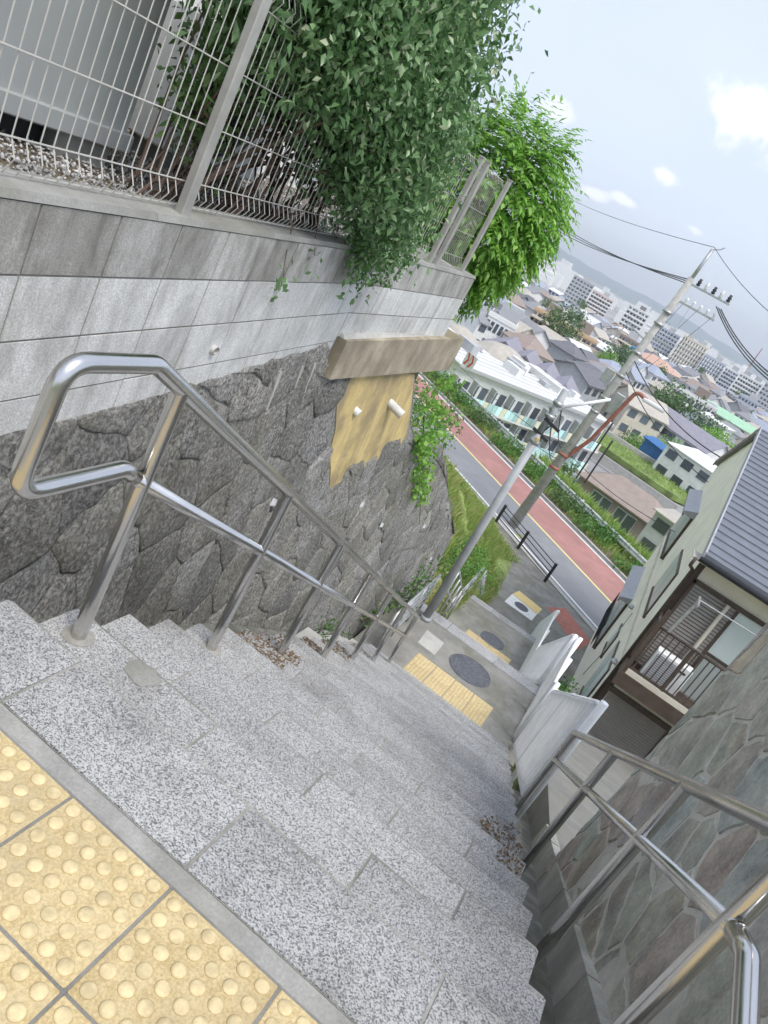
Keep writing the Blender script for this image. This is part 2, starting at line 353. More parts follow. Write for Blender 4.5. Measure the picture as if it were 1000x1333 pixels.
def blades(P, H, lean, w):   # grass: one bent blade of two triangles
    n = len(P); a = RNG.uniform(0, 6.28, n); d = np.stack([np.cos(a), np.sin(a), 0*a], 1); s_ = np.stack([-np.sin(a), np.cos(a), 0*a], 1)
    ln = RNG.uniform(.2, 1, n)[:, None]*lean; H = H[:, None]
    z = np.array([0, 0, 1.])
    v0 = P-s_*w; v1 = P+s_*w; v2 = P+z*H*.6+d*H*ln*.4+s_*w*.6; v3 = P+z*H*(1-.25*ln)+d*H*ln
    V = np.stack([v0, v1, v2, v3], 1).reshape(-1, 3); i = np.arange(n)[:, None]*4
    return V, np.concatenate([np.hstack([i, i+1, i+2]), np.hstack([i, i+2, i+3])])
def clip(poly, nx, ny, d):   # keep nx*x+ny*y<=d
    o = []
    for i in range(len(poly)):
        a = poly[i]; b = poly[(i+1) % len(poly)]; da = nx*a[0]+ny*a[1]-d; db = nx*b[0]+ny*b[1]-d
        if da <= 0: o.append(a)
        if da*db < 0: t_ = da/(da-db); o.append((a[0]+(b[0]-a[0])*t_, a[1]+(b[1]-a[1])*t_))
    return o
def voronoi(seeds, bound, gap, sx=1.0, sy=1.0):
    pts = np.array(seeds); res = []
    for i, p in enumerate(pts):
        d = np.hypot((pts[:, 0]-p[0])*sx, (pts[:, 1]-p[1])*sy); near = np.argsort(d)[1:22]; poly = list(bound)
        for j in near:
            q = pts[j]; n0 = np.array([(q[0]-p[0])*sx*sx, (q[1]-p[1])*sy*sy]); L = np.linalg.norm(n0); n0 /= L
            mid = (p+q)/2; poly = clip(poly, n0[0], n0[1], float(n0@mid)-gap/2)
            if len(poly) < 3: break
        if len(poly) >= 3: res.append(poly)
    return res
def stone_mesh(poly, pos, depth, bulge, rough, step=.07, jit=.006, dome=.5, edge=.9):
    """poly in wall (a,b); pos(a,b,d) -> world; d is distance out of the wall face"""
    ring = []
    for i in range(len(poly)):
        a = np.array(poly[i]); b = np.array(poly[(i+1) % len(poly)]); n = max(1, int(np.linalg.norm(b-a)/step))
        for k in range(n): ring.append(a+(b-a)*k/n+RNG.normal(0, jit, 2)*(1 if k else .4))
    ring = np.array(ring); c_ = ring.mean(0); n = len(ring); mb = MB(); V = []
    nse = 0 if edge > .93 else 1
    tilt = RNG.normal(0, rough*.6, 2); off = RNG.normal(0, rough*.5)
    for sc, d, nz in ((1, -depth, 0), (1.0, bulge*.35, .3), (edge, bulge, .8), (.5, bulge*(1+dome*.3), 1.0)):
        for q in ring:
            e = (q-c_)*sc; dd = d+nz*(nse*RNG.normal(0, rough*.35)+off+float(tilt@e)*3) if d >= 0 else d
            V.append(pos(c_[0]+e[0], c_[1]+e[1], dd))
    V.append(pos(c_[0], c_[1], bulge*(1+dome*.4)+off*(1 if nse else 1)))
    F = []
    for r in range(3):
        for i in range(n): F.append((r*n+i, r*n+(i+1) % n, (r+1)*n+(i+1) % n, (r+1)*n+i))
    for i in range(n): F.append((3*n+i, 3*n+(i+1) % n, 4*n))
    mb.add(V, F); return mb
# ================================================================== stairs and landings
Y0, TD, TR, NT_ = .283, .3397, .173, 21
MS = TR/TD
Z1 = -NT_*TR; Z2 = -6.5; Z3 = -9.0
def nose(y): return -MS*(y-Y0)
def tread_block(x0, x1, y0, y1, z0, z1, r=.022):
    prof = [(y0, z0), (y1, z0), (y1, z1-r)]
    for k in range(1, 5): a = math.pi/2*k/4; prof.append((y1-r+r*math.cos(a), z1-r+r*math.sin(a)))
    prof.append((y0, z1)); return MB().prism([(x0, y, z) for y, z in prof], (x1-x0, 0, 0))
def flight(name, k0, k1, ys, zs, d, r, xl, xr, label):
    st = thing(name, (0, ys, zs), None, None, kind='structure')
    core = MB()
    for k in range(k0, k1):
        a, b = xl(k), xr(k); zt = zs-k*r; ya, yb = ys+(k-1)*d, ys+k*d
        if name == 'stairs' and k == 0: ya = .012
        core.box(a+.006, b-.006, ya+.001, yb-.006, zt-1.9*r, zt-.004)
        j = -.812+(.3 if k % 2 else 0)+random.uniform(-.03, .03); cuts = []
        while j < a+.12: j += .594
        while j < b-.12: cuts.append(j); j += .594
        e = [a]+cuts+[b]
        for i in range(len(e)-1):
            tread_block(e[i]+(.0045 if i else 0), e[i+1]-(.0045 if i < len(e)-2 else 0), ya+.003, yb+random.uniform(-.002, .002), zt-1.95*r, zt+random.uniform(-.001, .0015)).build('tread_block', 'granite', st)
    core.build('mortar_bed', 'mortar', st); return st
flight('stairs', 0, 21, Y0, 0, TD, TR, lambda k: -1.108-.0156*k, lambda k: .669-.002*k, '')
DX = lambda y: -.035*(y-9)
r2 = (Z2-Z1)/-16; r3 = (Z3-Z2)/-14
flight('lower_stairs', 1, 16, 9.24, Z1, TD, r2, lambda k: -1.42+DX(9.24+k*TD), lambda k: .66+DX(9.24+k*TD), '')
flight('bottom_stairs', 1, 14, 17.2, Z2, TD, r3, lambda k: -1.42+DX(17.2+k*TD), lambda k: .66+DX(17.2+k*TD), '')
# concrete carrying the flights
tag(MB().prism([(-1.13, .29, -.36), (-1.13, 7.08, Z1-.3), (-1.13, 7.08, Z1-1.2), (-1.13, -.2, -1.4)], (1.8, 0, 0)).build('stair_base', 'gutter'), kind='structure')
# top landing, tactile paving
top = tag(MB().box(-1.5, 1.05, -3.2, .0115, -.3, -.0045).build('top_landing', 'concrete_strip', at=(0, 0, 0)), kind='structure')
def tile_mesh(dome=True):
    mb = MB().cbox(-.1465, .1465, -.1465, .1465, -.028, .002, .0025)
    return mb.mesh('tactile_tile')
def dome_mesh():
    mb = MB()
    for i in range(6):
        for j in range(6):
            mb.lathe([(.0172, 0), (.0165, .0022), (.0125, .0045), (.006, .0055), (.0005, .0057)], ((i-2.5)*.048, (j-2.5)*.048, .0018), 14)
    return mb.mesh('domes', smooth=True)
TM, DM = tile_mesh(), dome_mesh(); TM.materials.append(MATS['tactile']); DM.materials.append(MATS['tactile_dome'])
def tile(parent, x, y, z):
    o = link('tactile_tile', TM, parent, BASE[parent], tuple(np.array([x, y, z])-BASE[parent]))
    o.rotation_euler.z = random.choice((0, math.pi/2, math.pi)); d = link('domes', DM, o, (0, 0, 0), (0, 0, 0)); return o
for i in range(-3, 5):
    for j in range(3): tile(top, -.518+.3*i+.15, -.043-.15-.3*j, 0)
mb = MB()
for i in range(-3, 6): mb.box(-.518+.3*i-.0033, -.518+.3*i+.0033, -.94, -.043, -.02, -.0008)
for j in range(4): mb.box(-1.42, .98, -.043-.3*j-.0033, -.043-.3*j+.0033, -.02, -.0012)
mb.build('tile_joints', 'joint_grey', top)
def manhole(parent, x, y, z, r=.325):
    t = thing('manhole_cover', (x, y, z), parent, 'manhole cover', 'iron manhole covers on the landings')
    MB().lathe([(r, -.02), (r, .004), (r-.012, .006), (r-.012, -.004), (r-.02, -.004)], (x, y, z), 40).build('rim', 'iron', t)
    mb = MB().lathe([(r-.02, -.02), (r-.02, .003)], (x, y, z), 40)
    for ring, n in ((.055, 6), (.1, 12), (.15, 18), (.2, 24), (.25, 30), (.285, 34)):
        for k in range(n):
            a0 = 2*math.pi*(k+.12+(ring*7) % 1)/n; a1 = 2*math.pi*(k+.86+(ring*7) % 1)/n; w = .016; p = []
            for a, rr in ((a0, ring-w), (a1, ring-w), (a1, ring+w), (a0, ring+w)): p.append((x+rr*math.cos(a)*r/.325, y+rr*math.sin(a)*r/.325, z+.0025))
            mb.prism(p, (0, 0, .005))
    mb.build('cast_plate', 'iron', t); return t
def landing(name, x0, x1, y0, y1, z, curb):
    L = thing(name, ((x0+x1)/2, y0, z), None, None, kind='structure')
    c = DX if curb else (lambda y: 0)
    MB().hexa([(x0+c(y0), y0, z-.6), (x1+c(y0), y0, z-.6), (x1+c(y1), y1-.3, z-.6), (x0+c(y1), y1-.3, z-.6), (x0+c(y0), y0, z), (x1+c(y0), y0, z), (x1+c(y1), y1-.3, z), (x0+c(y1), y1-.3, z)]).build('slab', 'landing_concrete', L)
    n = 3; w = (x1-x0)/n
    for i in range(n): tread_block(x0+c(y1)+i*w+.003, x0+c(y1)+(i+1)*w-.003, y1-.297, y1, z-.36, z+.003).build('curb_block', 'granite', L)
    return L
L1 = landing('landing', -1.72, .73, 7.085, 9.24, Z1, True)
for i in range(4):
    for j in range(2): tile(L1, -.955+.15+.3*i, 7.32+.15+.3*j, Z1+.004)
manhole('round patterned iron manhole cover beside the wide yellow tactile block', -.29, 8.37, Z1+.002)
MB().hexa([(-1.06, 8.12, Z1-.01), (-.78, 8.12, Z1-.01), (-.80, 8.56, Z1-.01), (-1.1, 8.58, Z1-.01), (-1.06, 8.12, Z1+.005), (-.78, 8.12, Z1+.005), (-.80, 8.56, Z1+.005), (-1.1, 8.58, Z1+.005)]).build('cement_patch', 'concrete_light', L1)
L2 = landing('middle_landing', -1.42, .70, 14.335, 17.2, Z2, True)
for i in range(4): tile(L2, -1.12+.15+.3*i, 15.22, Z2+.004)
manhole('round iron manhole cover on the middle landing beside a thin yellow strip', -.53, 15.62, Z2+.002)
# ================================================================== left wall of concrete blocks and rubble
def XW(y): return -1.53-.1513*(y-.5) if y < 3.37 else -1.964-.0437*(y-3.37)
TOPZ = .965
bw = thing('block_wall', (XW(1.5), 1.5, .3), 'grey concrete block wall with dark rain stains above the rubble wall', 'wall')
def wall_pt(y, z, d=0): return (XW(y)+d, y, z)
def block(y0, y1, z0, z1, mat):
    a = np.array(wall_pt(y0, 0)); b = np.array(wall_pt(y1, 0)); dv = (b-a)/np.linalg.norm(b-a); nv = np.array([dv[1], -dv[0], 0])
    a = a+dv*.0042; b = b-dv*.0042; th = .14; c_ = .003; P = []
    pr = RNG.normal(0, .0012)
    for z in (z0+.004, z1-.004):
        P += [a-nv*th+[0, 0, z], b-nv*th+[0, 0, z], b+nv*pr+[0, 0, z], a+nv*pr+[0, 0, z]]
    mb = MB(); mb.hexa(P); mb.build('concrete_block', mat, bw)
rows = [(TOPZ-.2, TOPZ), (TOPZ-.4, TOPZ-.2), (TOPZ-.6, TOPZ-.4), (TOPZ-.76, TOPZ-.6)]
for ri, (z0, z1) in enumerate(rows):
    y = -1.35
    while y < 5.7:
        y1 = y+.345
        if y < 3.37 < y1+.06: y1 = 3.37
        y1 = min(y1, 5.72)
        if ri == 3 and y > 3.3: break
        zb = z0 if ri < 3 or y < 1.1 else z0+.05
        block(y, y1, zb if not (ri == 2 and y > 3.36) else z0+.03, z1, 'block_top' if ri == 0 else 'block'); y = y1
mb = MB()
for a, b in ((-1.35, 3.37), (3.37, 5.72)):
    p, q = wall_pt(a, 0), wall_pt(b, 0)
    mb.hexa([(p[0]-.13, p[1], .2), (q[0]-.13, q[1], .2), (q[0]-.0045, q[1]-.001, .2), (p[0]-.0045, p[1], .2), (p[0]-.13, p[1], TOPZ-.004), (q[0]-.13, q[1], TOPZ-.004), (q[0]-.0045, q[1]-.001, TOPZ-.004), (p[0]-.0045, p[1], TOPZ-.004)])
mb.build('mortar_joints', 'joint_grey', bw)
mb = MB()
for a, b in ((-1.35, .9), (.9, 2.2), (2.2, 3.37), (3.37, 4.6), (4.6, 5.72)):
    p, q = wall_pt(a, 0), wall_pt(b, 0); mb = MB()
    mb.hexa([(p[0]-.15, p[1]+.002, TOPZ), (q[0]-.15, q[1], TOPZ), (q[0]+.003, q[1], TOPZ), (p[0]+.003, p[1]+.002, TOPZ), (p[0]-.15, p[1]+.002, TOPZ+.022), (q[0]-.15, q[1], TOPZ+.022), (q[0]-.006, q[1], TOPZ+.022), (p[0]-.006, p[1]+.002, TOPZ+.022)])
    mb.build('coping', 'concrete', bw)
MB().box(-6.5, XW(5.72)-.145, 5.58, 5.72, -.9, TOPZ).build('return_wall', 'block', bw)
pp = onx(281, 456, XW(1.55)); yy = pp[1]
t_ = [(XW(yy)-.05, yy, pp[2]), (XW(yy)+.022, yy, pp[2]-.004)]
MB().tube(t_, .021, 14, False).tube(t_, .016, 14, False).build('weep_pipe', 'pvc', bw)
MB().tube([(XW(yy)-.02, yy, pp[2]), (XW(yy)-.015, yy, pp[2])], .0165, 14).build('bore_shade', 'dark', bw)  # near-black disc inside the pipe, painting the shade of its hole
# rubble retaining wall below
BAT = .10
def pos_left(y, z, d): return (XW(y)+(.3-z)*BAT+d, y, z)
def onleft(x, y):   # far section plane
    v = ray(x, y); n_ = np.array([1, .0437, BAT]); return CP+v*(-1.787-n_@CP)/(n_@v)
tp = [onleft(*q) for q in [(541, 488), (538, 530), (531, 574), (536, 581), (557, 579), (576, 577), (580, 612), (588, 680), (594, 716), (602, 742)]]
ty = [(-1.4, .24), (1.0, .24), (2.2, .30), (3.36, .38), (3.4, .125), (5.2, .06)]
for p in tp:
    if p[1] > ty[-1][0]+.03: ty.append((p[1], min(p[2], ty[-1][1])))
YEND = min(ty[-1][0], 11.4)
def ztop(y): return float(np.interp(y, [a for a, b in ty], [b for a, b in ty]))
def zbot(y): return float(np.interp(y, [-1.4, .3, 7.1, 9.2, 14], [-.45, -.45, Z1-.25, Z1-.4, Z2-.2]))
rw = thing('rubble_wall', pos_left(3, -1.5, 0), 'dark weathered rubble retaining wall beside the stairs', 'wall')
yel = [onleft(*q) for q in [(439, 488), (539, 486), (535, 525), (529, 566), (519, 582), (508, 587), (500, 594), (490, 598), (480, 607), (471, 609), (462, 618), (453, 619), (445, 627), (436, 630), (428, 639), (430, 612), (429, 588), (436, 560), (438, 520)]]
yp = [(p[1], p[2]) for p in yel]
def inside(pt, poly):
    c_ = False
    for i in range(len(poly)):
        a, b = poly[i], poly[i-1]
        if (a[1] > pt[1]) != (b[1] > pt[1]) and pt[0] < (b[0]-a[0])*(pt[1]-a[1])/(b[1]-a[1])+a[0]: c_ = not c_
    return c_
seeds = []
y = -1.3
while y < YEND+.3:
    z = zbot(y)-.2
    while z < ztop(y)+.35:
        seeds.append((y+random.uniform(-.15, .15), z+random.uniform(-.11, .11))); z += random.uniform(.30, .40)
    y += random.uniform(.36, .46)
for poly in voronoi(seeds, [(-1.35, -9), (YEND, -9), (YEND, 1), (-1.35, 1)],   .007):
    q = [(a, min(max(b, zbot(a)), ztop(a)-.004)) for a, b in poly]; c_ = np.mean(q, axis=0)
    ar = abs(sum(q[i-1][0]*q[i][1]-q[i][0]*q[i-1][1] for i in range(len(q))))/2
    if ar < .012 or inside(c_, yp): continue
    stone_mesh(q, pos_left, .06, .010, .010, .07, .010).build('rubble_stone', 'rubble', rw, smooth=True)
def wall_body(name, ylist, d, mat, thick, parent):
    mb = MB()
    for i in range(len(ylist)-1):
        a, b = ylist[i], ylist[i+1]; P = []
        A = [pos_left(a, zbot(a), d), pos_left(b, zbot(b), d), pos_left(b, ztop(b)-.01, d), pos_left(a, ztop(a)-.01, d)]
        Bk = [(p[0]-thick-(p[2]-zbot(p[1]))*0, p[1], p[2]) for p in A]
        mb.hexa([Bk[0], Bk[1], A[1], A[0], Bk[3], Bk[2], A[2], A[3]])
    return mb.build(name, mat, parent)
wall_body('backing', [-1.35, .3, 1.6, 3.369, 3.40]+[a for a, b in ty if 3.5 < a < YEND]+[YEND], .001, 'rubble', .381, rw)
mb = MB(); n = len(yel)
mb.prism([(p[0]-.025, p[1], p[2]) for p in yel], (.031, 0, 0)).build('yellow_render', 'yellow_render', rw)
# white lime runs below the blocks
for px in ((412, 478), (394, 486), (366, 492)):
    p = pos_left(1, 1, 0); v = ray(*px); yy = 1.8
    for _ in range(20): yy = (onx(px[0], px[1], XW(yy)+.04))[1]
    z = .24; pts = [];  mb = MB(); L = random.uniform(.12, .26)
    for k in range(5):
        zz = z-L*k/4; w = .016*(1-k/5)+.003; pts.append((yy+random.uniform(-.003, .003), zz, w*random.uniform(.8, 1.5)))
    for k in range(4):
        a, b = pts[k], pts[k+1]
        mb.hexa([pos_left(b[0]-b[2], b[1], .0), pos_left(b[0]+b[2], b[1], .0), pos_left(a[0]+a[2], a[1], .0), pos_left(a[0]-a[2], a[1], .0), pos_left(b[0]-b[2], b[1], .018), pos_left(b[0]+b[2], b[1], .018), pos_left(a[0]+a[2], a[1], .018), pos_left(a[0]-a[2], a[1], .018)])
    mb.build('lime_run', 'concrete_light', rw)
# concrete beam under the far blocks
bm = thing('concrete_beam', (XW(4.5), 4.5, .1), 'stained brown concrete beam jutting out under the far end of the block wall', 'beam')
A = [(XW(3.37), 3.37), (XW(6.25), 6.25)]
MB().hexa([(A[0][0]-.3, 3.37, .12), (A[1][0]-.3, 6.25, .06), (A[1][0]+.07, 6.25, .06), (A[0][0]+.07, 3.40, .12), (A[0][0]-.3, 3.37, .40), (A[1][0]-.3, 6.25, .40), (A[1][0]+.062, 6.25, .40), (A[0][0]+.062, 3.40, .40)]).build('beam_body', 'beam', bm)
MB().hexa([(A[0][0]-.1, 3.37, .4), (A[1][0]-.1, 5.72, .4), (A[1][0]+.02, 5.72, .4), (A[0][0]+.04, 3.4, .4), (A[0][0]-.1, 3.37, .425), (A[1][0]-.1, 5.72, .425), (A[1][0]+.012, 5.72, .42), (A[0][0]+.02, 3.4, .425)]).build('mortar_bed', 'concrete_light', bm)
a = onleft(507, 524); d = np.array([.92, .18, -.25])
tag(MB().tube([a-d*.08, a+d*.16], .04, 16, False).tube([a+d*.16, a-d*.05], .033, 16, False).build('drain_pipe', 'pvc', at=a), 'short pale plastic drain pipe sticking out of the yellow render', 'pipe')
a = onleft(462, 534)
tag(MB().tube([a-d*.06, a+d*.045], .034, 12).build('pipe_stub', 'white_old', at=a), 'white broken pipe stub flush in the yellow render', 'pipe')
# litter wedged in the joints: small white scraps
for k, px in enumerate(((415, 655), (468, 655), (550, 684), (494, 682), (559, 726))):
    a = onleft(*px) if k else np.array(pos_left(3.2, -.75, .03)); a = a+[.03, 0, 0]
    mb = MB(); mb.hexa([a+np.array(q)*.028 for q in [(-.3, -.8, -.8), (.3, .7, -1), (.5, .6, -.6), (-.2, -.7, -.5), (-.3, -.4, 1.3), (.4, .5, .9), (.5, .3, 1.2), (-.3, -.6, 1.5)]])
    tag(mb.build('litter_scrap', 'lamp_white', at=a), 'small white scrap caught in the face of the rubble wall', 'litter', 'white scraps in the rubble wall')
# left gutter between treads and wall
mb = MB()
mb.hexa([(-1.95, -1.3, nose(-1.3)-1.0), (-1.09, -1.3, -.9), (-1.09, 7.08, nose(7.08)-1), (-1.95, 7.08, nose(7.08)-1), (-1.95, -1.3, -.2), (-1.09, -1.3, -.2), (-1.09, 7.08, Z1-.05), (-1.95, 7.08, Z1-.05)])
mb = MB().prism([(-1.95, .2, -.9), (-1.95, .2, -.33), (-1.95, 7.085, Z1-.02), (-1.95, 7.085, Z1-.9)], (.86, 0, 0))
tag(mb.build('side_gutter', 'gutter'), kind='structure')
tag(MB().box(-1.95, -1.112, -3.2, .2, -.6, -.25).build('gutter_floor', 'gutter'), kind='structure')
mb = MB()
for k in range(14, 21):
    ya = Y0+(k-1)*TD; mb.box(-1.66+.01*k/20, -1.108-.0156*k-.004, ya, ya+TD-.001, -(k+2)*TR, -k*TR-.10-.02*(k % 2))
tag(mb.build('gutter_steps', 'concrete_light'), kind='structure')
# ================================================================== right gutter, kerb, flagstone wall, ramp
def HR(y, h): return nose(y)+h
tag(MB().prism([(.655, -.2, -1.2), (.655, -.2, HR(-.2, -.40)), (.655, 7.1, HR(7.1, -.40)), (.655, 7.1, Z1-1.2)], (.46, 0, 0)).build('drain_gutter', 'gutter'), kind='structure')
kb = thing('drain_kerb', (1.06, 2, nose(2)), None, None, kind='structure')
y = -.2
for k in range(8):
    y1 = y+.6*(1+.15*math.sin(k*3)); x = 1.0+.008*k
    MB().hexa([(x, y+.004, HR(y, -.5)), (x+.085, y+.004, HR(y, -.5)), (x+.09, y1, HR(y1, -.5)), (x+.008, y1, HR(y1, -.5)), (x+random.uniform(0, .006), y+.004, HR(y, -.155)), (x+.075, y+.004, HR(y, -.15)), (x+.08, y1, HR(y1, -.15)), (x+.012, y1, HR(y1, -.157))]).build('kerb_stone', 'kerb_moss', kb); y = y1
fw = thing('flagstone_wall', (1.14, 1.5, -.5), 'retaining wall faced with greenish brown irregular flagstones', 'wall')
FX, FE = 1.12, 3.5
def pos_right(y, z, d): return (FX-d+(z)*.03, y, z)
seeds = []
y = -1.6
while y < FE+.3:
    z = nose(y)-.6
    while z < .9:
        seeds.append((y+random.uniform(-.12, .12), z+random.uniform(-.14, .14))); z += random.uniform(.32, .46)
    y += random.uniform(.24, .34)
# lean the stones' grain along the slope
for poly in voronoi([(a, b) for a, b in seeds], [(-1.5, -4), (FE, -4), (FE, .62), (-1.5, .62)], .022, 1.0, .9):
    q = [(a, max(b, HR(a, -.30))) for a, b in poly]
    ar = abs(sum(q[i-1][0]*q[i][1]-q[i][0]*q[i-1][1] for i in range(len(q))))/2
    if ar < .012: continue
    stone_mesh(q, pos_right, .05, .012, .007, .05, .007, 0, .965).build('flagstone', 'flagstone', fw)
MB().hexa([(FX+.05, -1.5, -2.5), (FX+.45, -1.5, -2.5), (FX+.45, FE-.01, -2.6), (FX-.05, FE-.01, -2.6), (FX+.045, -1.5, 1.5), (FX+.45, -1.5, 1.5), (FX+.45, FE-.01, 1.5), (FX+.045, FE-.01, 1.5)])
mb = MB().prism([pos_right(-1.5, -2.4, .008), pos_right(FE-.006, -2.6, .008), pos_right(FE-.006, .62, .008), pos_right(-1.5, .62, .008)], (.45, 0, 0)); mb.build('mortar_backing', 'joint_light', fw)
# stones on the wall's end face
for poly in voronoi([(random.uniform(.05, .4), -2.5+.3*k+random.uniform(-.1, .1)) for k in range(14)], [(.03, -2.6), (.47, -2.6), (.47, .62), (.03, .62)], .012):
    stone_mesh(poly, lambda a, b, d: (FX+a+b*.03, FE-.006+d, b), .05, .012, .006, .06, .006, 0, .965).build('flagstone', 'flagstone', fw)
MB().box(FX-.03, FX+.55, -1.5, FE+.03, .62, .70).build('capstone', 'concrete', fw)
RP = lambda y: -1.9-.404*(y-3.5)
tag(MB().prism([(1.09, 3.3, RP(3.3)-.8), (1.09, 3.3, RP(3.3)), (1.09, 14.2, RP(14.2)), (1.09, 14.2, RP(14.2)-.8)], (5.5, 0, 0)).build('concrete_ramp', 'ramp_concrete'), kind='structure')
# ================================================================== handrails
def handrail(name, label, tops, mids, posts, loop_pts, rad=.0243, footing=True, group=None):
    h = thing(name, posts[0][0], label, 'handrail', group)
    path = fillet(tops, .07, 7); MB().tube(path, rad, 16).build('top_rail', 'steel', h, True)
    MB().tube(fillet(mids, .05, 6), rad*.88, 16).build('middle_rail', 'steel', h, True)
    for i, (b, t) in enumerate(posts):
        b = np.array(b, float); t = np.array(t, float)
        MB().tube([b, t], rad, 16, False).build('post', 'steel', h, True)
        if footing and i < 4: MB().lathe([(.052, -.01), (.05, .0015), (.03, .003)], b, 18).build('footing', 'mortar', h)
    return h
LX = lambda y: -1.02-.004*y
TZ = lambda y: .70-.531*(y-.504); MZ = lambda y: .41-.531*(y-.504)
posts = []
for i in range(7):
    y = .515+1.02*i; k = 1+3*i; posts.append(((LX(y), y, -k*TR), (LX(y), y, TZ(y)+.006)))
ye = 6.86
P3 = lambda y, z: (LX(y), y, z)
loop = [P3(ye, TZ(ye)), P3(.37, .785), P3(.075, .795), P3(.055, .455), P3(.41, .468), P3(.47, MZ(.47)+.003)]
handrail('handrail', 'polished steel handrail with looped end in front of the dark rubble wall', loop, [P3(.45, MZ(.45)), P3(ye, MZ(ye))], posts, None)
XR_ = lambda y: .76-.019*(y-.4)
T2 = lambda y: .29-.545*(y-1.22); M2 = lambda y: .035-.545*(y-1.22)
Q3 = lambda y, z: (XR_(y), y, z)
posts = []
for y, zb in ((.40, -.30), (1.22, -.62), (2.36, -1.25), (3.72, -1.95)): posts.append((Q3(y, HR(y, -.38)), Q3(y, T2(y)+.004)))
loop = [Q3(3.72, T2(3.72)), Q3(.34, T2(.34)+.01), Q3(.02, .80), Q3(-.02, .50), Q3(.26, .535), Q3(.36, M2(.36))]
handrail('handrail', 'polished steel handrail in front of the flagstone wall', loop, [Q3(.34, M2(.34)), Q3(3.72, M2(3.72))], posts, None, footing=False)
# low barred rail beside the first landing and rails farther down
def barred(name, label, x, y0, y1, z, h, nb, npost, slope=0, rad=.018, mat='galv', cat='railing', group=None):
    t = thing(name, (x, y0, z), label, cat, group)
    zz = lambda y: z-slope*(y-y0)
    for k in range(nb):
        f = (k+1)/nb; MB().tube([(x+DX(y0), y0, zz(y0)+h*f), (x+DX(y1), y1, zz(y1)+h*f)], rad, 10).build('bar', mat, t, True)
    for k in range(npost):
        y = y0+(y1-y0)*k/(npost-1); MB().tube([(x+DX(y), y, zz(y)-.02), (x+DX(y), y, zz(y)+h+.01)], rad*1.2, 10).build('post', mat, t, True)
    return t
barred('side_railing', 'low grey barred railing between the first landing and the rubble wall', -1.42, 7.25, 9.0, Z1, .62, 5, 4)
barred('lower_handrail', 'steel handrail of the lower flight beyond the grey lamp pole', -1.36, 9.7, 14.2, Z1-.15, .8, 2, 6, r2/TD)
barred('landing_railing', 'steel railing beside the middle landing with the second manhole', -1.48, 14.4, 17.0, Z2, .85, 3, 5)
barred('bottom_handrail', 'steel handrail of the bottom flight down to the pavement', -1.42, 17.6, 22.4, Z2-.2, .8, 3, 7, r3/TD)
# ================================================================== white slat fences on the right
def slat_fence(label, x, y0, y1, zf, h, pitch=.088):
    t = thing('slat_fence', (x+DX(y0) if y0 > 9 else x, y0, zf(y0)), label, 'fence', 'white slat fences down the right of the stairs')
    fx = lambda y: x+(DX(y) if y0 > 9 else 0)
    n = max(2, int((y1-y0)/pitch)); sh = None
    for i in range(n+1):
        y = y0+(y1-y0)*i/n; b = np.array([fx(y), y, zf(y)])
        if sh is None:
            sh = MB().cbox(-.026, .026, -.009, .009, .04, h-.015, .003).mesh('slat'); sh.materials.append(MATS['white_metal'])
        link('slat', sh, t, BASE[t], tuple(b-BASE[t]))
    for zz in (.10, h): MB().tube([(fx(y0)+(.022 if zz < .5 else 0), y0-.03, zf(y0-.03)+zz), (fx(y1)+(.022 if zz < .5 else 0), y1+.03, zf(y1+.03)+zz)], .021, 10).build('rail', 'white_metal', t, True)
    for y in (y0-.045, (y0+y1)/2, y1+.045): MB().tube([(fx(y)+.035, y, zf(y)-.3), (fx(y)+.035, y, zf(y)+h+.03)], .03, 12).build('post', 'white_metal', t, True)
    return t
slat_fence('white slat fence sloping down beside the upper stairs', .70, 3.83, 7.5, lambda y: nose(y)-.02, .98)
slat_fence('level white slat fence beside the first landing', .645, 7.62, 9.16, lambda y: Z1, .96)
slat_fence('white slat fence sloping down beside the lower flight', .585, 9.34, 14.2, lambda y: Z1-(r2/TD)*(y-9.24), .95)
slat_fence('level white slat fence beside the middle landing', .585, 14.42, 17.1, lambda y: Z2, .95)
slat_fence('white slat fence sloping to the pavement beside the bottom flight', .585, 17.3, 21.6, lambda y: Z2-(r3/TD)*(y-17.2), .95)
# ================================================================== terrain
SN = np.array([.61, .79])
def sst(x, y): return .61*x+.79*y
def stairz(y):
    return float(np.interp(y, [-5, .283, 7.08, 9.24, 14.34, 17.2, 21.6, 24], [0, 0, Z1, Z1, Z2, Z2, Z3, Z3]))
def terr(x, y):
    s_ = sst(x, y)
    road = float(np.interp(s_, [21.9, 22, 31.3, 33, 46, 60], [-9.17, -9.17, -9.17, -9.8, -17.5, -19.2]))
    if s_ >= 22: return road
    plane = max(-9.17, -.95-.45*(s_-3.9))
    if x < -2.1 and y < 5.7: return .80
    low = stairz(y)-.9
    if x > -1.5:
        if x > 1.1 and y > 3: low = min(RP(min(y, 14.2)) - .5, low) if y < 14.2 else max(-9.17, low-.3)
        elif y < 3.5 and x > 1.4: low = .8
        return max(-9.17 if y > 15 else -20, low)
    if y < YEND-.2:
        return plane-.15 if x < -2.05 else low
    w = min(1, max(0, (-1.5-x)/3.0)); return (1-w)*(stairz(y)-.12)+w*max(plane, stairz(y)-.12)
gx = sorted(set([round(v, 3) for v in list(np.arange(-60, -8, 2.0))+list(np.arange(-8, -2.6, .45))+[-2.6, -2.3, -2.2, -2.12, -2.0, -1.9, -1.6, -1.45, -1.2, -.5, .2, .8, 1.12, 1.3, 1.6, 2.2, 3, 4]+list(np.arange(5, 60, 3.0))]))
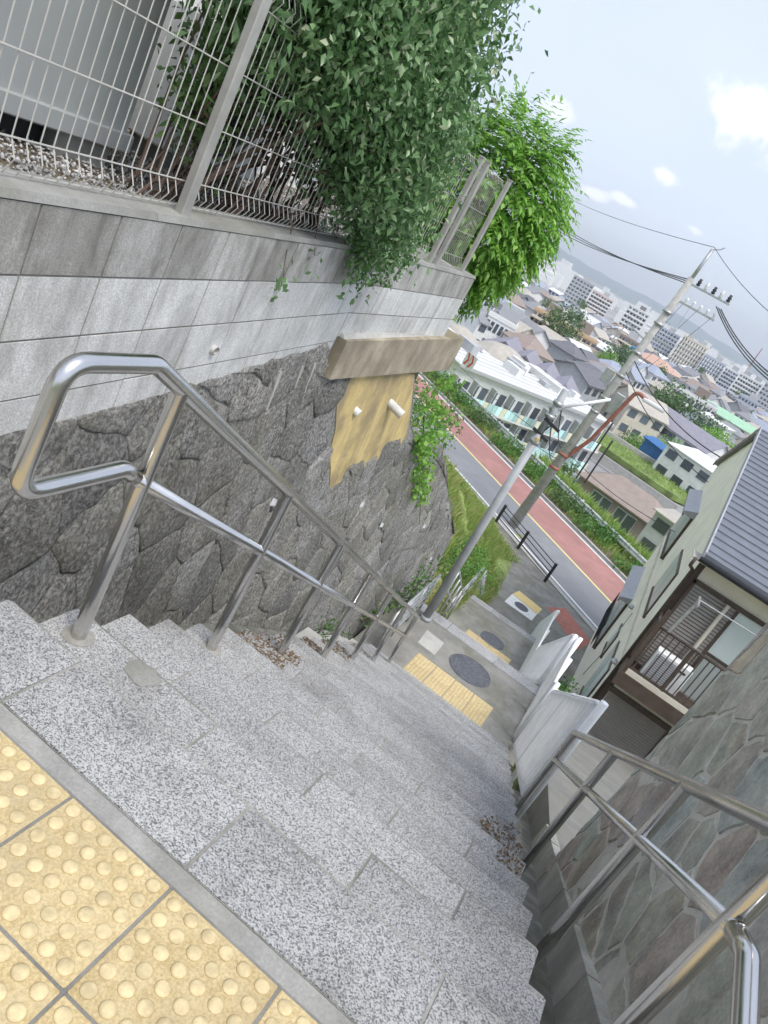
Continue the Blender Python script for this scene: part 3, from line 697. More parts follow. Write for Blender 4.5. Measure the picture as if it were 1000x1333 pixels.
gy = sorted(set([round(v, 3) for v in list(np.arange(-14, -2, 2))+list(np.arange(-2, 34, .5))+[5.69, 5.71]+list(np.arange(34, 80, 1.5))]))
V = []; F = []
for y in gy:
    for x in gx:
        z = terr(x, y)
        if x < -2.4 and y > 6: z += .18*mnoise.noise((x*.6, y*.6, 0))
        V.append((x, y, z))
nx = len(gx)
for j in range(len(gy)-1):
    for i in range(nx-1): F.append((j*nx+i, j*nx+i+1, (j+1)*nx+i+1, (j+1)*nx+i))
tag(fastmesh('hillside', V, F, 'meadow'), kind='structure')
tag(MB().prism([(-6000, 60, -19.3), (6000, 60, -19.3), (6000, 9000, -19.3), (-6000, 9000, -19.3)], (0, 0, .1)).build('town_ground', 'town'), kind='structure')
# ================================================================== upper yard
tag(MB().prism([(-9, -3, .7), (XW(-1.35)-.155, -3, .7), (XW(-1.35)-.155, -1.35, .7), (XW(3.37)-.155, 3.37, .7), (XW(5.6)-.155, 5.6, .7), (-9, 5.6, .7)], (0, 0, .19)).build('upper_yard', 'soil'), kind='structure')
n = 16000
yy = RNG.uniform(-1.2, 5.5, n); xx = np.array([XW(v) for v in yy])-.16-np.abs(RNG.normal(0, .7, n)); keep = xx > -4.6; xx = xx[keep]; yy = yy[keep]; n = len(xx)
r_ = RNG.uniform(.005, .012, n); zz = .885+RNG.uniform(0, .025, n)
oct_ = np.array([[1, 0, 0], [-1, 0, 0], [0, 1, 0], [0, -1, 0], [0, 0, .7], [0, 0, -.7]]); of = np.array([[0, 2, 4], [2, 1, 4], [1, 3, 4], [3, 0, 4], [2, 0, 5], [1, 2, 5], [3, 1, 5], [0, 3, 5]])
V = (np.stack([xx, yy, zz], 1)[:, None, :]+(oct_[None]+RNG.normal(0, .28, (n, 6, 3)))*r_[:, None, None]).reshape(-1, 3)
F = (np.arange(n)[:, None, None]*6+of[None]).reshape(-1, 3)
tag(fastmesh('gravel', V, F, 'pebble'), 'light grey crushed gravel covering the upper yard', 'gravel', kind='stuff')
# wire mesh fence on the wall
FZ0, FZ1 = TOPZ+.03, 1.76
mf = thing('mesh_fence', (XW(1)-.09, 1, TOPZ+.02), 'cream welded wire mesh fence on top of the block wall', 'fence')
FXW = lambda y: XW(y)-.085
pylist = [-1.2, 1.10, 3.0, 4.45, 5.35]
for a, b in zip(pylist[:-1], pylist[1:]):
    mb = MB(); n = int((b-a)/.049)
    for i in range(1, n):
        y = a+(b-a)*i/n; x = FXW(y)
        mb.tube([(x, y, FZ0), (x+.028, y, FZ0+.045), (x, y, FZ0+.09), (x, y, FZ1-.09), (x+.028, y, FZ1-.045), (x, y, FZ1)], .0021, 5, False)
    for z, dx in ((FZ0+.004, 0), (FZ0+.09, .004), (FZ0+.28, .004), (FZ0+.47, .004), (FZ1-.09, .004), (FZ1-.004, 0)):
        segs = [a, 3.37, b] if a < 3.37 < b else [a, b]
        mb.tube([(FXW(y)+dx, y, z) for y in segs], .0026, 5, False)
    mb.build('wire_panel', 'cream_fence', mf)
for y in pylist+[4.62]:
    x = XW(y)-.042
    mb = MB().cbox(x-.018, x+.018, y-.022, y+.022, TOPZ+.0, FZ1+.02, .004); mb.build('post', 'fence_post', mf)
    MB().box(x-.02, x+.02, y-.024, y+.024, FZ1+.02, FZ1+.032).build('post_cap', 'fence_post', mf)
# grey shed on blocks
sh = thing('storage_shed', (-2.7, .3, .9), 'grey steel storage shed standing on concrete blocks behind the mesh fence', 'shed')
MB().cbox(-3.4, -2.36, -1.6, 1.52, 1.015, 2.5, .01).build('cabinet', 'shed', sh)
MB().cbox(-3.42, -2.335, -1.62, 1.54, .985, 1.06, .006).build('base_rail', 'shed', sh)
MB().box(-3.3, -2.45, -1.55, 1.45, .9, .99).build('gap_shade', 'dark', sh)  # near-black box standing in for the shade in the gap under the shed
for y in (-1.4, -.5, .45, 1.2): MB().cbox(-2.62, -2.38, y, y+.28, .885, .985, .004).build('support_block', 'concrete', sh)
MB().box(-2.358, -2.352, -.02, .0, 1.07, 2.48).build('panel_seam', 'dark', sh)
# white neighbouring house and outdoor unit
nh = thing('neighbour_house', (-4.2, 2, .9), 'white rendered house wall behind the shrub and mesh fence', 'house')
MB().box(-7, -3.75, -3, 5.2, .85, 4.6).build('wall', 'white_render', nh)
for y in (1.9, ):
    MB().box(-3.75, -3.70, y, y+1.0, 1.7, 2.6).build('window_frame', 'brown_light', nh); MB().box(-3.70, -3.693, y+.05, y+.95, 1.75, 2.55).build('window_pane', 'glass', nh)
MB().box(-7.3, -3.4, -3.2, 5.4, 4.6, 4.8).build('roof', 'roof_hood', nh)
ac = thing('outdoor_unit', (-2.9, 2.65, .9), 'white air conditioner outdoor unit with round wire grille behind the stems', 'air conditioner')
MB().cbox(-3.05, -2.75, 2.2, 3.05, .98, 1.62, .01).build('casing', 'white_metal', ac)
mb = MB()
for r__ in np.arange(.04, .27, .022): mb.tube([(-2.738, 2.55+r__*math.cos(a), 1.3+r__*math.sin(a)) for a in np.linspace(0, 2*math.pi, 25)[:-1]], .004, 5, closed=True)
mb.build('grille', 'black', ac)
MB().lathe([(.0, 0), (.0, 0)], (0, 0, -50), 3)
mb = MB(); mb.add([(-2.744, 2.55+.275*math.cos(a), 1.3+.275*math.sin(a)) for a in np.linspace(0, 2*math.pi, 29)[:-1]], [tuple(range(28))]); mb.build('fan_opening', 'iron', ac)
for y in (2.3, 2.95): MB().box(-3.02, -2.78, y-.04, y+.04, .885, .98).build('foot', 'concrete', ac)
# ================================================================== plants
def crown_points(ells, n, shell=.55):
    out_ = []
    for (c_, r, w) in ells:
        m_ = int(n*w); d = rand_unit(m_); rad = shell+(1-shell)*RNG.uniform(0, 1, m_)**.6
        nz = np.array([mnoise.noise(Vector(q)*1.9+Vector(c_)) for q in d]); out_.append(np.array(c_)+d*np.array(r)*(rad*(1+.22*nz))[:, None])
    return np.concatenate(out_)
def leaf_cloud(tips, per, spread, size, droop, name, mat, parent, aspect=.45):
    P = np.repeat(tips, per, axis=0); n = len(P)
    P = P+RNG.normal(0, spread, (n, 3))*[1, 1, 1.25]
    D = rand_unit(n)*.8+np.array([0, 0, -droop]); Nn = rand_unit(n)+[0, 0, .8]
    L = RNG.uniform(.65, 1.25, n)*size; V, F = leaf_arrays(P, D, Nn, L, L*aspect)
    return tag(fastmesh(name, V, F, mat, parent), kind='stuff')
sb = thing('large_shrub', (-2.1, 2.2, .9), 'large dark green shrub spilling over the mesh fence and block wall', 'shrub')
ells = [((-2.1, 2.4, 2.05), (.55, .85, .85), .45), ((-1.98, 1.95, 2.05), (.36, .55, .6), .22), ((-1.95, 1.5, 1.98), (.3, .42, .5), .18), ((-1.78, 1.75, 1.92), (.24, .5, .42), .16), ((-1.8, 2.35, 1.72), (.24, .5, .42), .14), ((-1.68, 1.8, 1.86), (.15, .5, .38), .15), ((-1.7, 2.5, 1.6), (.15, .45, .38), .12), ((-1.85, 2.4, 1.65), (.25, .5, .4), .12), ((-1.9, 2.9, 1.5), (.3, .5, .48), .2), ((-2.0, 2.2, 2.3), (.5, .75, .75), .22), ((-1.82, 3.05, 1.12), (.16, .36, .26), .05), ((-2.1, 2.95, 2.15), (.45, .4, .75), .16)]
tips = crown_points(ells, 1700, .35)
tips = tips[(tips[:, 1] > 1.02+(1.8-np.minimum(tips[:, 2], 1.8))*1.3)]
tips = tips[RNG.random(len(tips)) < .82]; h_ = len(tips)//3; leaf_cloud(tips[:h_], 20, .06, .062, .75, 'crown', 'leaf_dark', sb); leaf_cloud(tips[h_:], 22, .06, .044, .6, 'crown', 'leaf_dark', sb, .5)
low = crown_points([((-1.84, 3.05, 1.02), (.12, .3, .2), 1)], 26, .2); leaf_cloud(low, 10, .04, .045, .9, 'trailing_leaves', 'leaf_ivy', sb)
def stem(mb, a, b, r0, r1, wob=.05, n=7):
    a, b = np.array(a, float), np.array(b, float); pts = []
    for k in range(n+1):
        u = k/n; pts.append(a+(b-a)*u+np.array([mnoise.noise((u*2.5+a[1]*9, 1.3*i+b[2]*3, 0)) for i in range(3)])*wob*math.sin(math.pi*min(1, u*1.2)))
    mb.tube(pts, r0, 8, True, False, r1); return pts
for k in range(36):
    y = 1.3+.045*k*random.uniform(.8, 1.2); x = XW(y)-.22-random.uniform(0, .3)
    mb = MB(); e = (x+random.uniform(-.3, .25), y+random.uniform(-.15, 1.4), random.uniform(1.5, 2.4)); p_ = stem(mb, (x, y, .88), e, random.choice((.005, .007, .009, .015)), .004, .22, 9)
    for q in (3, 5): stem(mb, p_[q], np.array(p_[q])+RNG.normal(0, .18, 3)+[0, .15, .28], .009, .003, .04, 4)
    mb.build('stem', 'bark', sb, True)
for p in ((-1.72, 1.98, .84), (-1.74, 2.06, .74), (-1.78, 2.3, .92)):
    leaf_cloud(np.array([p]), 10, .03, .042, .9, 'sprig', 'leaf_dark', sb); mb = MB(); stem(mb, (p[0]-.16, p[1]+.1, 1.15), p, .0035, .002, .02, 6); mb.build('twig', 'bark', sb)
s2 = thing('small_shrub', (-2.15, 1.5, .9), 'small light green shrub between the grey shed and the fence post', 'shrub')
tips = crown_points([((-2.2, 1.72, 1.62), (.2, .28, .32), 1), ((-2.15, 1.62, 1.25), (.12, .2, .2), .4)], 70, .2); leaf_cloud(tips, 12, .05, .05, .2, 'crown', 'leaf_light', s2, .5)
for k in range(6):
    mb = MB(); stem(mb, (-2.15+random.uniform(-.06, .06), 1.42+.05*k, .88), (-2.2+random.uniform(-.12, .12), 1.5+.09*k, random.uniform(1.3, 1.7)), .009, .004, .05); mb.build('stem', 'bark', s2, True)
# bright green tree with feathered leaves past the end of the wall
tr = thing('feathery_tree', (-2.75, 7.0, -1.2), 'bright green feather leaved tree past the far end of the mesh fence', 'tree')
tc_ = np.array([-2.62, 6.55, 1.52])
def fronds(tips, dirs, nl, length, ll, name, mat, parent):
    Ps = []; Ds = []; Ns = []; Ls = []
    for p, d in zip(tips, dirs):
        d = d/np.linalg.norm(d); L = length*random.uniform(.7, 1.2); sd_ = np.cross(d, [0, 0, 1]); sd_ /= max(np.linalg.norm(sd_), 1e-3)
        q = np.array(p, float); dd = d.copy()
        for k in range(nl):
            q = q+dd*L/nl; dd = dd+np.array([0, 0, -.2]); dd /= np.linalg.norm(dd)
            for s_ in (-1, 1):
                Ps.append(q); Ds.append(sd_*s_*.9+dd*.55+np.array([0, 0, -.35])+RNG.normal(0, .08, 3)); Ns.append(np.array([0, 0, 1])+RNG.normal(0, .2, 3)); Ls.append(ll*math.sin(math.pi*(k+1.2)/(nl+1.6))*random.uniform(.8, 1.15))
        Ps.append(q); Ds.append(dd); Ns.append(np.array([0, 0, 1.])); Ls.append(ll)
    L = np.array(Ls); V, F = leaf_arrays(np.array(Ps), np.array(Ds), np.array(Ns), L, L*.42, .15)
    return tag(fastmesh(name, V, F, mat, parent), kind='stuff')
m_ = 2600; d = rand_unit(m_); d[:, 2] *= .9; nz = np.array([mnoise.noise(Vector(q)*2.2) for q in d])
rad = (.45+.55*RNG.uniform(0, 1, m_)**.5)*(1+.18*nz); tips = tc_+d*np.array([.64, .72, .96])*rad[:, None]
fronds(tips, d+np.array([0, 0, .05])+RNG.normal(0, .4, (m_, 3)), 6, .27, .085, 'crown', 'leaf_bright', tr)
mb = MB(); stem(mb, (-2.75, 7.0, -1.2), tc_-[0, 0, .2], .06, .03, .12)
for k in range(16): stem(mb, tc_+[random.uniform(-.1, .1), random.uniform(-.1, .1), -.5+.05*k], tc_+rand_unit(1)[0]*[.5, .6, .95], .022, .006, .08)
mb.build('trunk', 'bark', tr, True)
# ivy hanging over the rubble wall, weeds at its foot
iv = thing('ivy', onleft(548, 590), 'bright green creeper hanging down the rubble wall end beside the grass bank', 'creeper')
tips = np.array([onleft(548+random.uniform(-9, 9)-(t_*6), 560+t_*85)+[.06, 0, 0] for t_ in RNG.uniform(0, 1, 60)]+[onleft(*q)+[.03, random.uniform(0, .4), random.uniform(-.05, .15)] for q in [(545+random.uniform(-8, 25), 530+random.uniform(-25, 45)) for _ in range(34)]])
leaf_cloud(tips, 9, .045, .062, .5, 'leaves', 'leaf_bright', iv, .8)
mb = MB(); stem(mb, onleft(549, 540)+[.03, 0, 0], onleft(543, 680)+[.04, 0, 0], .006, .003, .03, 9); mb.build('vine_stem', 'bark', iv)
def weed(label, px, n, h, spread, base=None, mat='leaf_ivy', size=.06):
    b = np.array(base if base is not None else onleft(*px), float)
    t = thing('weed', b, label, 'weed'); mb = MB(); tips = []
    for k in range(n):
        a = b+[random.uniform(-.08, .08), random.uniform(-spread, spread), 0]; e = a+[random.uniform(.02, .22), random.uniform(-.12, .12), h*random.uniform(.55, 1.1)]
        pts = stem(mb, a, e, .005, .002, .04, 5); tips += [np.array(q) for q in pts[1:]]
    mb.build('stems', 'bark', t); leaf_cloud(np.array(tips), 7, .035, size, .1, 'leaves', mat, t, .5); return t
weed('leafy green weeds at the foot of the rubble wall beside the lamp pole', None, 9, .75, .45, (-1.62, 8.6, Z1))
weed('pale weeds growing from the rubble wall base near the barred railing', None, 5, .5, .3, (-1.7, 7.7, Z1+.1), 'leaf_light')
weed('tiny weed on the pale concrete foot of the rubble wall', None, 3, .16, .05, (-1.62, 5.2, nose(5.2)-.1), 'leaf_ivy', .04)
# grass on the bank
def grass_patch(name, label, n, fx, h, mat, lean=.7, w=.008):
    P = np.array([q for q in (fx() for _ in range(n)) if q is not None]); H = RNG.uniform(.5, 1.2, len(P))*h
    V, F = blades(P, H, lean, w); return tag(fastmesh(name, V, F, mat), label, 'grass', kind='stuff')
def bank():
    y = random.uniform(6, 31); x = random.uniform(-9, -1.6) if y > YEND else random.uniform(-9, -2.35)
    s_ = sst(x, y)
    if s_ > 21.2: return None
    if mnoise.noise((x*.35, y*.35, 2)) > .30: return None
    return (x, y, terr(x, y)-.02+.18*mnoise.noise((x*.6, y*.6, 0))*(x < -2.4))
grass_patch('bank_grass', 'long green grass covering the bank beside the stairs', 34000, bank, .3, 'grass', .5, .012)
grass_patch('dry_grass', 'pale dry grass patches on the bank beside the stairs', 12000, bank, .34, 'grass_dry', .6, .010)
def brush(name, label, c_, r, n, mat, size, droop=.2, per=12):
    t = thing(name, (c_[0], c_[1], c_[2]-r[2]*.8), label, 'bush'); tips = crown_points([(c_, r, 1)], n, .3); leaf_cloud(tips, per, .07, size, droop, 'foliage', mat, t, .5)
    mb = MB()
    for k in range(7): stem(mb, (c_[0]+random.uniform(-.1, .1)*r[0], c_[1]+random.uniform(-.3, .3)*r[1], c_[2]-r[2]), np.array(c_)+rand_unit(1)[0]*r*.7, .012, .004, .05)
    mb.build('stems', 'bark', t); return t
brush('bush', 'green bush on the bank above the bottom handrail', (-2.5, 20.5, terr(-2.5, 20.5)+.35), np.array([.9, 1.3, .6]), 130, 'leaf_bright', .08)
brush('bush', 'leafy bush on the bank above the landing railing', (-2.25, 16.2, terr(-2.25, 16.2)+.35), np.array([.6, 1.4, .5]), 110, 'leaf_ivy', .08)
brush('bush', 'dry brown brush behind the lower handrail by the lamp pole', (-2.0, 12.4, terr(-2.0, 12.4)+.1), np.array([.5, 1.3, .35]), 90, 'grass_dry', .09)
brush('bush', 'bright weeds on the bank at the top of the grass slope', (-3.2, 9.5, terr(-3.2, 9.5)+.4), np.array([.9, 1.2, .5]), 150, 'leaf_light', .08)
# leaf litter lying on the treads
def litter(y0, y1, x0, x1, z, n):
    def f(): return None
    P = np.stack([RNG.uniform(x0, x1, n), RNG.uniform(y0, y1, n), z+RNG.uniform(.0015, .007, n)], 1); D = rand_unit(n)*[1, 1, .06]; L = RNG.uniform(.009, .022, n)
    return leaf_arrays(P, D, np.tile([0, 0, 1.], (n, 1))+RNG.normal(0, .3, (n, 3)), L, L*.6)
Vs = []; Fs = []; o_ = 0
for k, x0, x1, n in ((6, -1.2, -.88, 300), (7, -1.22, -.9, 300), (8, -1.22, -1.12, 120), (10, -1.26, -1.08, 250), (12, -1.28, -1.0, 250), (13, -1.28, -1.05, 200), (16, -1.33, -1.1, 200)):
    V, F = litter(Y0+(k-1)*TD+.17, Y0+(k-1)*TD+.325, x0, x1, -k*TR, n); Vs.append(V); Fs.append(F+o_); o_ += len(V)
for k, x0, x1, n in ((6, .42, .655, 220), (5, .52, .655, 130), (7, .48, .65, 70)):
    V, F = litter(Y0+(k-1)*TD+.15, Y0+(k-1)*TD+.325, x0, x1, -k*TR, n); Vs.append(V); Fs.append(F+o_); o_ += len(V)
tag(fastmesh('leaf_litter', np.concatenate(Vs), np.concatenate(Fs), 'litter'), 'brown dead leaves lying along the treads', 'leaf litter', kind='stuff')
# old cement patch on the second tread
c_ = onz(186, 876, -TR+.0015); mb = MB(); k_ = 18
ring = [(c_[0]+(.05+.016*mnoise.noise((math.cos(a)*1.7, math.sin(a)*1.7, 3)))*1.25*math.cos(a), c_[1]+(.045+.02*mnoise.noise((math.cos(a)*1.7, math.sin(a)*1.7, 3)))*math.sin(a), c_[2]) for a in np.linspace(0, 6.283, k_, False)]
mb.add(ring+[(x+(c_[0]-x)*.25, y+(c_[1]-y)*.25, z+.0015) for x, y, z in ring], [(i, (i+1) % k_, k_+(i+1) % k_, k_+i) for i in range(k_)]+[tuple(range(k_, 2*k_))])
tag(mb.build('cement_patch', 'concrete', at=c_), 'round cement patch on the granite tread beside the handrail post', 'patch')
# ================================================================== cream house on the right
HX, HY0, HY1 = 1.92, 14.3, 26.6
HR_ = 7.8   # far side x
EZ, RZ = -1.62, .30
ho = thing('cream_house', (HX, HY0, -6.2), 'cream rendered house with blue grey ribbed roof and brown trim', 'house')
ym = (HY0+HY1)/2
MB().prism([(HX, HY0, -9.3), (HX, HY1, -9.3), (HX, HY1, EZ+.05), (HX, ym, RZ-.12), (HX, HY0, EZ+.05)], (HR_-HX, 0, 0)).build('wall', 'cream_wall', ho)
def roof_side(y0, y1, z0, z1):
    r = MB().hexa([(HX-.09, y0, z0-.05), (HR_+.3, y0, z0-.05), (HR_+.3, y1, z1-.05), (HX-.09, y1, z1-.05), (HX-.09, y0, z0+.05), (HR_+.3, y0, z0+.05), (HR_+.3, y1, z1+.05), (HX-.09, y1, z1+.05)]).build('roof', 'roof_blue', ho); return r
rf = roof_side(HY0-.55, ym, EZ-.10, RZ); rb = roof_side(HY1+.5, ym+.002, EZ-.08, RZ-.002)
n = 24
for k in range(n):     # standing courses of the metal roof
    f = (k+.5)/n; y = HY0-.55+(ym-HY0+.55)*f; z = EZ-.10+(RZ-EZ+.10)*f
    MB().hexa([(HX-.085, y-.012, z+.046), (HR_+.29, y-.012, z+.046), (HR_+.29, y+.02, z+.05), (HX-.085, y+.02, z+.05), (HX-.085, y-.012, z+.075), (HR_+.29, y-.012, z+.075), (HR_+.29, y+.02, z+.058), (HX-.085, y+.02, z+.058)]).build('roof_course', 'roof_blue', rf)
for s_, (ya, yb, za, zb) in enumerate(((HY0-.56, ym, EZ-.10, RZ), (HY1+.51, ym, EZ-.08, RZ))):
    MB().hexa([(HX-.125, ya, za-.10), (HX-.091, ya, za-.10), (HX-.091, yb, zb-.10), (HX-.125, yb, zb-.10), (HX-.125, ya, za+.08), (HX-.091, ya, za+.08), (HX-.091, yb, zb+.085), (HX-.125, yb, zb+.085)]).build('bargeboard', 'roof_hood' if not s_ else 'brown', ho)
g = HY0-.62
MB().tube([(HX-.14, g, EZ-.17), (HR_+.3, g, EZ-.17)], .055, 10).build('gutter', 'black', ho, True)
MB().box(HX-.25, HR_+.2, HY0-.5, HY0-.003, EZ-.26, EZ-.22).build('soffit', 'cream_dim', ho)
MB().tube(fillet([(HX-.2, g, EZ-.2), (HX-.2, g+.03, EZ-.38), (HX-.06, HY0-.06, EZ-.55), (HX-.06, HY0-.06, -6.2)], .06, 4), .033, 8).build('downpipe', 'brown', ho, True)
MB().box(HX-.025, HX+.10, HY0-.02, HY0+.05, -6.3, EZ-.15).build('corner_board', 'brown', ho)
# front: upper shutter, sliding door, balcony
def slats(parent, x0, x1, z0, z1, y, n, mat='shutter'):
    MB().box(x0, x1, y+.02, y+.05, z0, z1).build('shutter_back', 'brown', parent)
    h = (z1-z0)/n; me = MB().hexa([(x0, y-.012, .1*h), (x1, y-.012, .1*h), (x1, y+.019, .1*h), (x0, y+.019, .1*h), (x0, y+.006, .82*h), (x1, y+.006, .82*h), (x1, y+.019, .82*h), (x0, y+.019, .82*h)]).mesh('slat', BASE[parent]*[1, 1, 0])
    me.materials.append(MATS[mat])
    for k in range(n): link('slat', me, parent, BASE[parent], (0, 0, z0+h*k-BASE[parent][2]))
us = thing('upper', (2.0, HY0, -4.2), None, None); us.name = 'roller_shutter'; us.parent = ho; us.location = tuple(np.array([2.0, HY0, -4.2])-BASE[ho])
slats(us, 2.06, 2.93, -4.35, -2.36, HY0-.06, 27)
MB().box(2.0, 2.06, HY0-.09, HY0, -4.4, -2.3).build('jamb', 'brown', us); MB().box(2.0, 3.75, HY0-.09, HY0, -2.36, -2.28).build('lintel', 'brown', us)
sdoor = MB().box(2.93, 2.99, HY0-.08, HY0-.002, -4.4, -2.36).box(3.66, 3.72, HY0-.08, HY0-.002, -4.4, -2.36).box(2.99, 3.66, HY0-.07, HY0-.002, -3.42, -3.36).build('door_frame', 'brown', ho)
MB().box(2.99, 3.66, HY0-.04, HY0-.01, -3.36, -2.36).build('door_pane', 'frosted', sdoor); MB().box(2.99, 3.66, HY0-.04, HY0-.01, -4.35, -3.42).build('door_pane', 'frosted', sdoor)
BY = 13.42
bal = thing('balcony', (1.9, BY, -4.5), None, None); bal.parent = ho; bal.location = tuple(np.array([1.9, BY, -4.5])-BASE[ho])
MB().box(1.88, 6.2, BY-.03, HY0-.002, -4.62, -4.40).build('floor', 'brown', bal); MB().box(1.84, 6.24, BY-.05, BY+.0, -4.66, -4.36).build('fascia', 'brown', bal)
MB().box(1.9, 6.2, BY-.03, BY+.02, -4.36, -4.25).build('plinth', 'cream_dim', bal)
MB().tube([(1.9, BY, -3.22), (6.2, BY, -3.22)], .03, 10).build('handrail', 'brown', bal, True); MB().box(1.9, 6.2, BY-.012, BY+.012, -4.23, -4.19).build('bottom_rail', 'brown', bal)
bme = MB().box(-.011, .011, -.011, .011, -.98, 0).mesh('bar'); bme.materials.append(MATS['brown'])
for k in range(34): link('bar', bme, bal, BASE[bal], tuple(np.array([2.0+.122*k, BY, -3.22])-BASE[bal]))
for y in np.linspace(BY, HY0-.08, 8): link('bar', bme, bal, BASE[bal], tuple(np.array([1.9, y, -3.22])-BASE[bal]))
MB().tube([(1.9, BY, -3.22), (1.9, HY0, -3.22)], .03, 10).build('handrail', 'brown', bal, True)
MB().box(1.865, 1.935, BY-.035, BY+.035, -4.6, -2.85).build('corner_post', 'brown', bal); MB().box(2.62, 2.68, BY-.02, BY+.03, -4.4, -3.2).build('post', 'brown', bal)
MB().beam((2.1, BY+.0, -3.2), (2.18, BY-.02, -2.4), .05, .05).build('pole_bracket', 'galv', bal); MB().beam((2.18, BY-.3, -2.42), (2.18, BY+.2, -2.38), .04, .05).build('pole_arm', 'galv', bal)
tag(MB().tube([(2.18, BY-.02, -2.37), (6, BY-.02, -2.30)], .014, 8).build('laundry_pole', 'galv', at=(2.18, BY, -2.37)), 'thin grey laundry pole over the balcony of the cream house', 'pole')
tag(MB().tube(fillet([(2.75, HY0-.16, -2.35), (2.75, HY0-.16, -3.4), (2.72, HY0-.2, -4.1), (2.6, HY0-.3, -4.15)], .1, 4), .04, 8).build('duct_hose', 'cream_dim', at=(2.75, HY0-.2, -4.2), smooth=True), 'pale insulated duct running down beside the balcony door', 'duct')
au = thing('outdoor_unit', (2.5, 13.85, -4.4), 'white air conditioner outdoor unit standing on the balcony', 'air conditioner')
MB().cbox(2.2, 2.95, 13.75, 14.02, -4.36, -3.72, .01).build('casing', 'white_metal', au)
mb = MB()
for k in range(12): mb.box(2.24, 2.66, 13.738, 13.749, -4.3+.045*k, -4.28+.045*k)
mb.build('grille', 'roof_hood', au)
MB().box(2.74, 2.86, 13.742, 13.749, -3.86, -3.82).build('badge', 'black', au)
for x in (2.3, 2.85): MB().box(x-.03, x+.03, 13.76, 14.0, -4.4, -4.36).build('foot', 'black', au)
gs = thing('garage_shutter', (2.0, HY0, -6.2), None, None); gs.parent = ho; gs.location = tuple(np.array([2.0, HY0, -6.2])-BASE[ho])
slats(gs, 2.05, 3.35, -6.6, -5.2, HY0-.055, 22); slats(gs, 3.42, 4.6, -6.6, -5.2, HY0-.055, 22, 'brown_light')
MB().box(1.98, 4.7, HY0-.1, HY0, -5.2, -5.1).build('lintel', 'brown', gs); MB().box(3.35, 3.42, HY0-.1, HY0, -6.6, -5.2).build('mullion', 'brown', gs)
# left face: hooded windows
def hood_window(y0, y1, z0, z1, hood=True, bars=0, pr_=.07):
    w = MB().box(HX-pr_, HX+.02, y0, y1, z0, z1).build('window_frame', 'brown', ho)
    MB().box(HX-pr_-.005, HX-pr_, y0+.08, (y0+y1)/2-.03, z0+.08, z1-.08).build('pane', 'frosted', w); MB().box(HX-pr_-.005, HX-pr_, (y0+y1)/2+.03, y1-.08, z0+.08, z1-.08).build('pane', 'frosted', w)
    MB().box(HX-pr_*1.6, HX, y0-.06, y1+.06, z0-.07, z0).build('sill', 'brown', w)
    if hood: MB().hexa([(HX-.34, y0-.12, z1+.02), (HX, y0-.12, z1+.02), (HX, y1+.12, z1+.02), (HX-.34, y1+.12, z1+.02), (HX-.36, y0-.14, z1+.10), (HX, y0-.14, z1+.26), (HX, y1+.14, z1+.26), (HX-.36, y1+.14, z1+.10)]).build('hood', 'roof_hood', w); MB().box(HX-.33, HX-.3, y0-.1, y1+.1, z1-.05, z1+.02).build('hood_trim', 'brown', w)
    if bars:
        for k in range(bars): MB().box(HX-.2, HX-.18, y0+.03+(y1-y0-.06)*k/(bars-1), y0+.05+(y1-y0-.06)*k/(bars-1), z0-.05, z0+.75).build('guard_bar', 'black', w)
        MB().box(HX-.205, HX-.175, y0, y1, z0+.75, z0+.78).build('guard_rail', 'black', w)
hood_window(21.6, 25.2, -4.05, -2.7); hood_window(21.9, 25.4, -7.6, -5.9, True, 18)
hood_window(18.6, 19.6, -6.4, -5.7, False, 0, .035); hood_window(15.5, 17.4, -6.9, -5.35, False, 0, .035)
hood_window(16.3, 18.6, -4.1, -2.9, False, 0, .035)
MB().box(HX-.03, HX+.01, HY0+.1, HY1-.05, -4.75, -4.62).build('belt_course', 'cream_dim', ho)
MB().tube([(HX-.03, 19.0, -5.1), (HX-.04, 18.8, -6.4), (HX-.04, 19.6, -7.6)], .012, 6).build('cable', 'galv', ho)
for y, z in ((15.2, -5.0), (20.0, -5.3)): MB().lathe([(.06, -.05), (.09, 0), (.05, .06)], (HX-.06, y, z), 10).build('vent_cap', 'galv', ho)
for k in range(3):
    t = thing('potted_plant', (1.15+.1*k, 13.0+1.3*k, RP(13.0) if k == 0 else -6.3-.3*k), None, None)
    b = BASE[t]; MB().lathe([(.10, 0), (.14, .22), (.12, .22), (.11, .19)], b, 14).build('pot', 'red_paving', t); leaf_cloud(b+[0, 0, .4]+RNG.normal(0, .12, (24, 3)), 9, .06, .08, 0, 'leaves', 'leaf_ivy', t, .5)
    tag(t, 'potted green plant in the passage between the white fence and cream house', 'potted plant', 'pots in the side passage')
# ================================================================== street at the bottom
ST = np.array([.79, -.61])
def sp(s_, t_, z=0.0): p = SN*s_/1.0+ST*t_; q = np.linalg.solve(np.array([[.61, .79], [.79, -.61]]), [s_, t_]); return (q[0], q[1], z)
def strip(name, s0, s1, t0, t1, z, mat, th=.05, parent=None):
    mb = MB().hexa([sp(s0, t0, z-th), sp(s0, t1, z-th), sp(s1, t1, z-th), sp(s1, t0, z-th), sp(s0, t0, z), sp(s0, t1, z), sp(s1, t1, z), sp(s1, t0, z)])
    return mb.build(name, mat, parent)
T0, T1 = -60, 14
rd = tag(strip('road', 22.35, 29.0, T0, T1, -9.08, 'asphalt', .2), kind='structure')
strip('red_lane', 25.75, 28.45, T0, T1, -9.076, 'red_lane', .003, rd); strip('yellow_line', 25.5, 25.65, T0, T1, -9.072, 'yellow_line', .003, rd)
strip('edge_line', 28.38, 28.5, T0, T1, -9.071, 'white_line', .003, rd); strip('edge_line', 22.75, 22.87, T0, T1, -9.071, 'white_line', .003, rd)
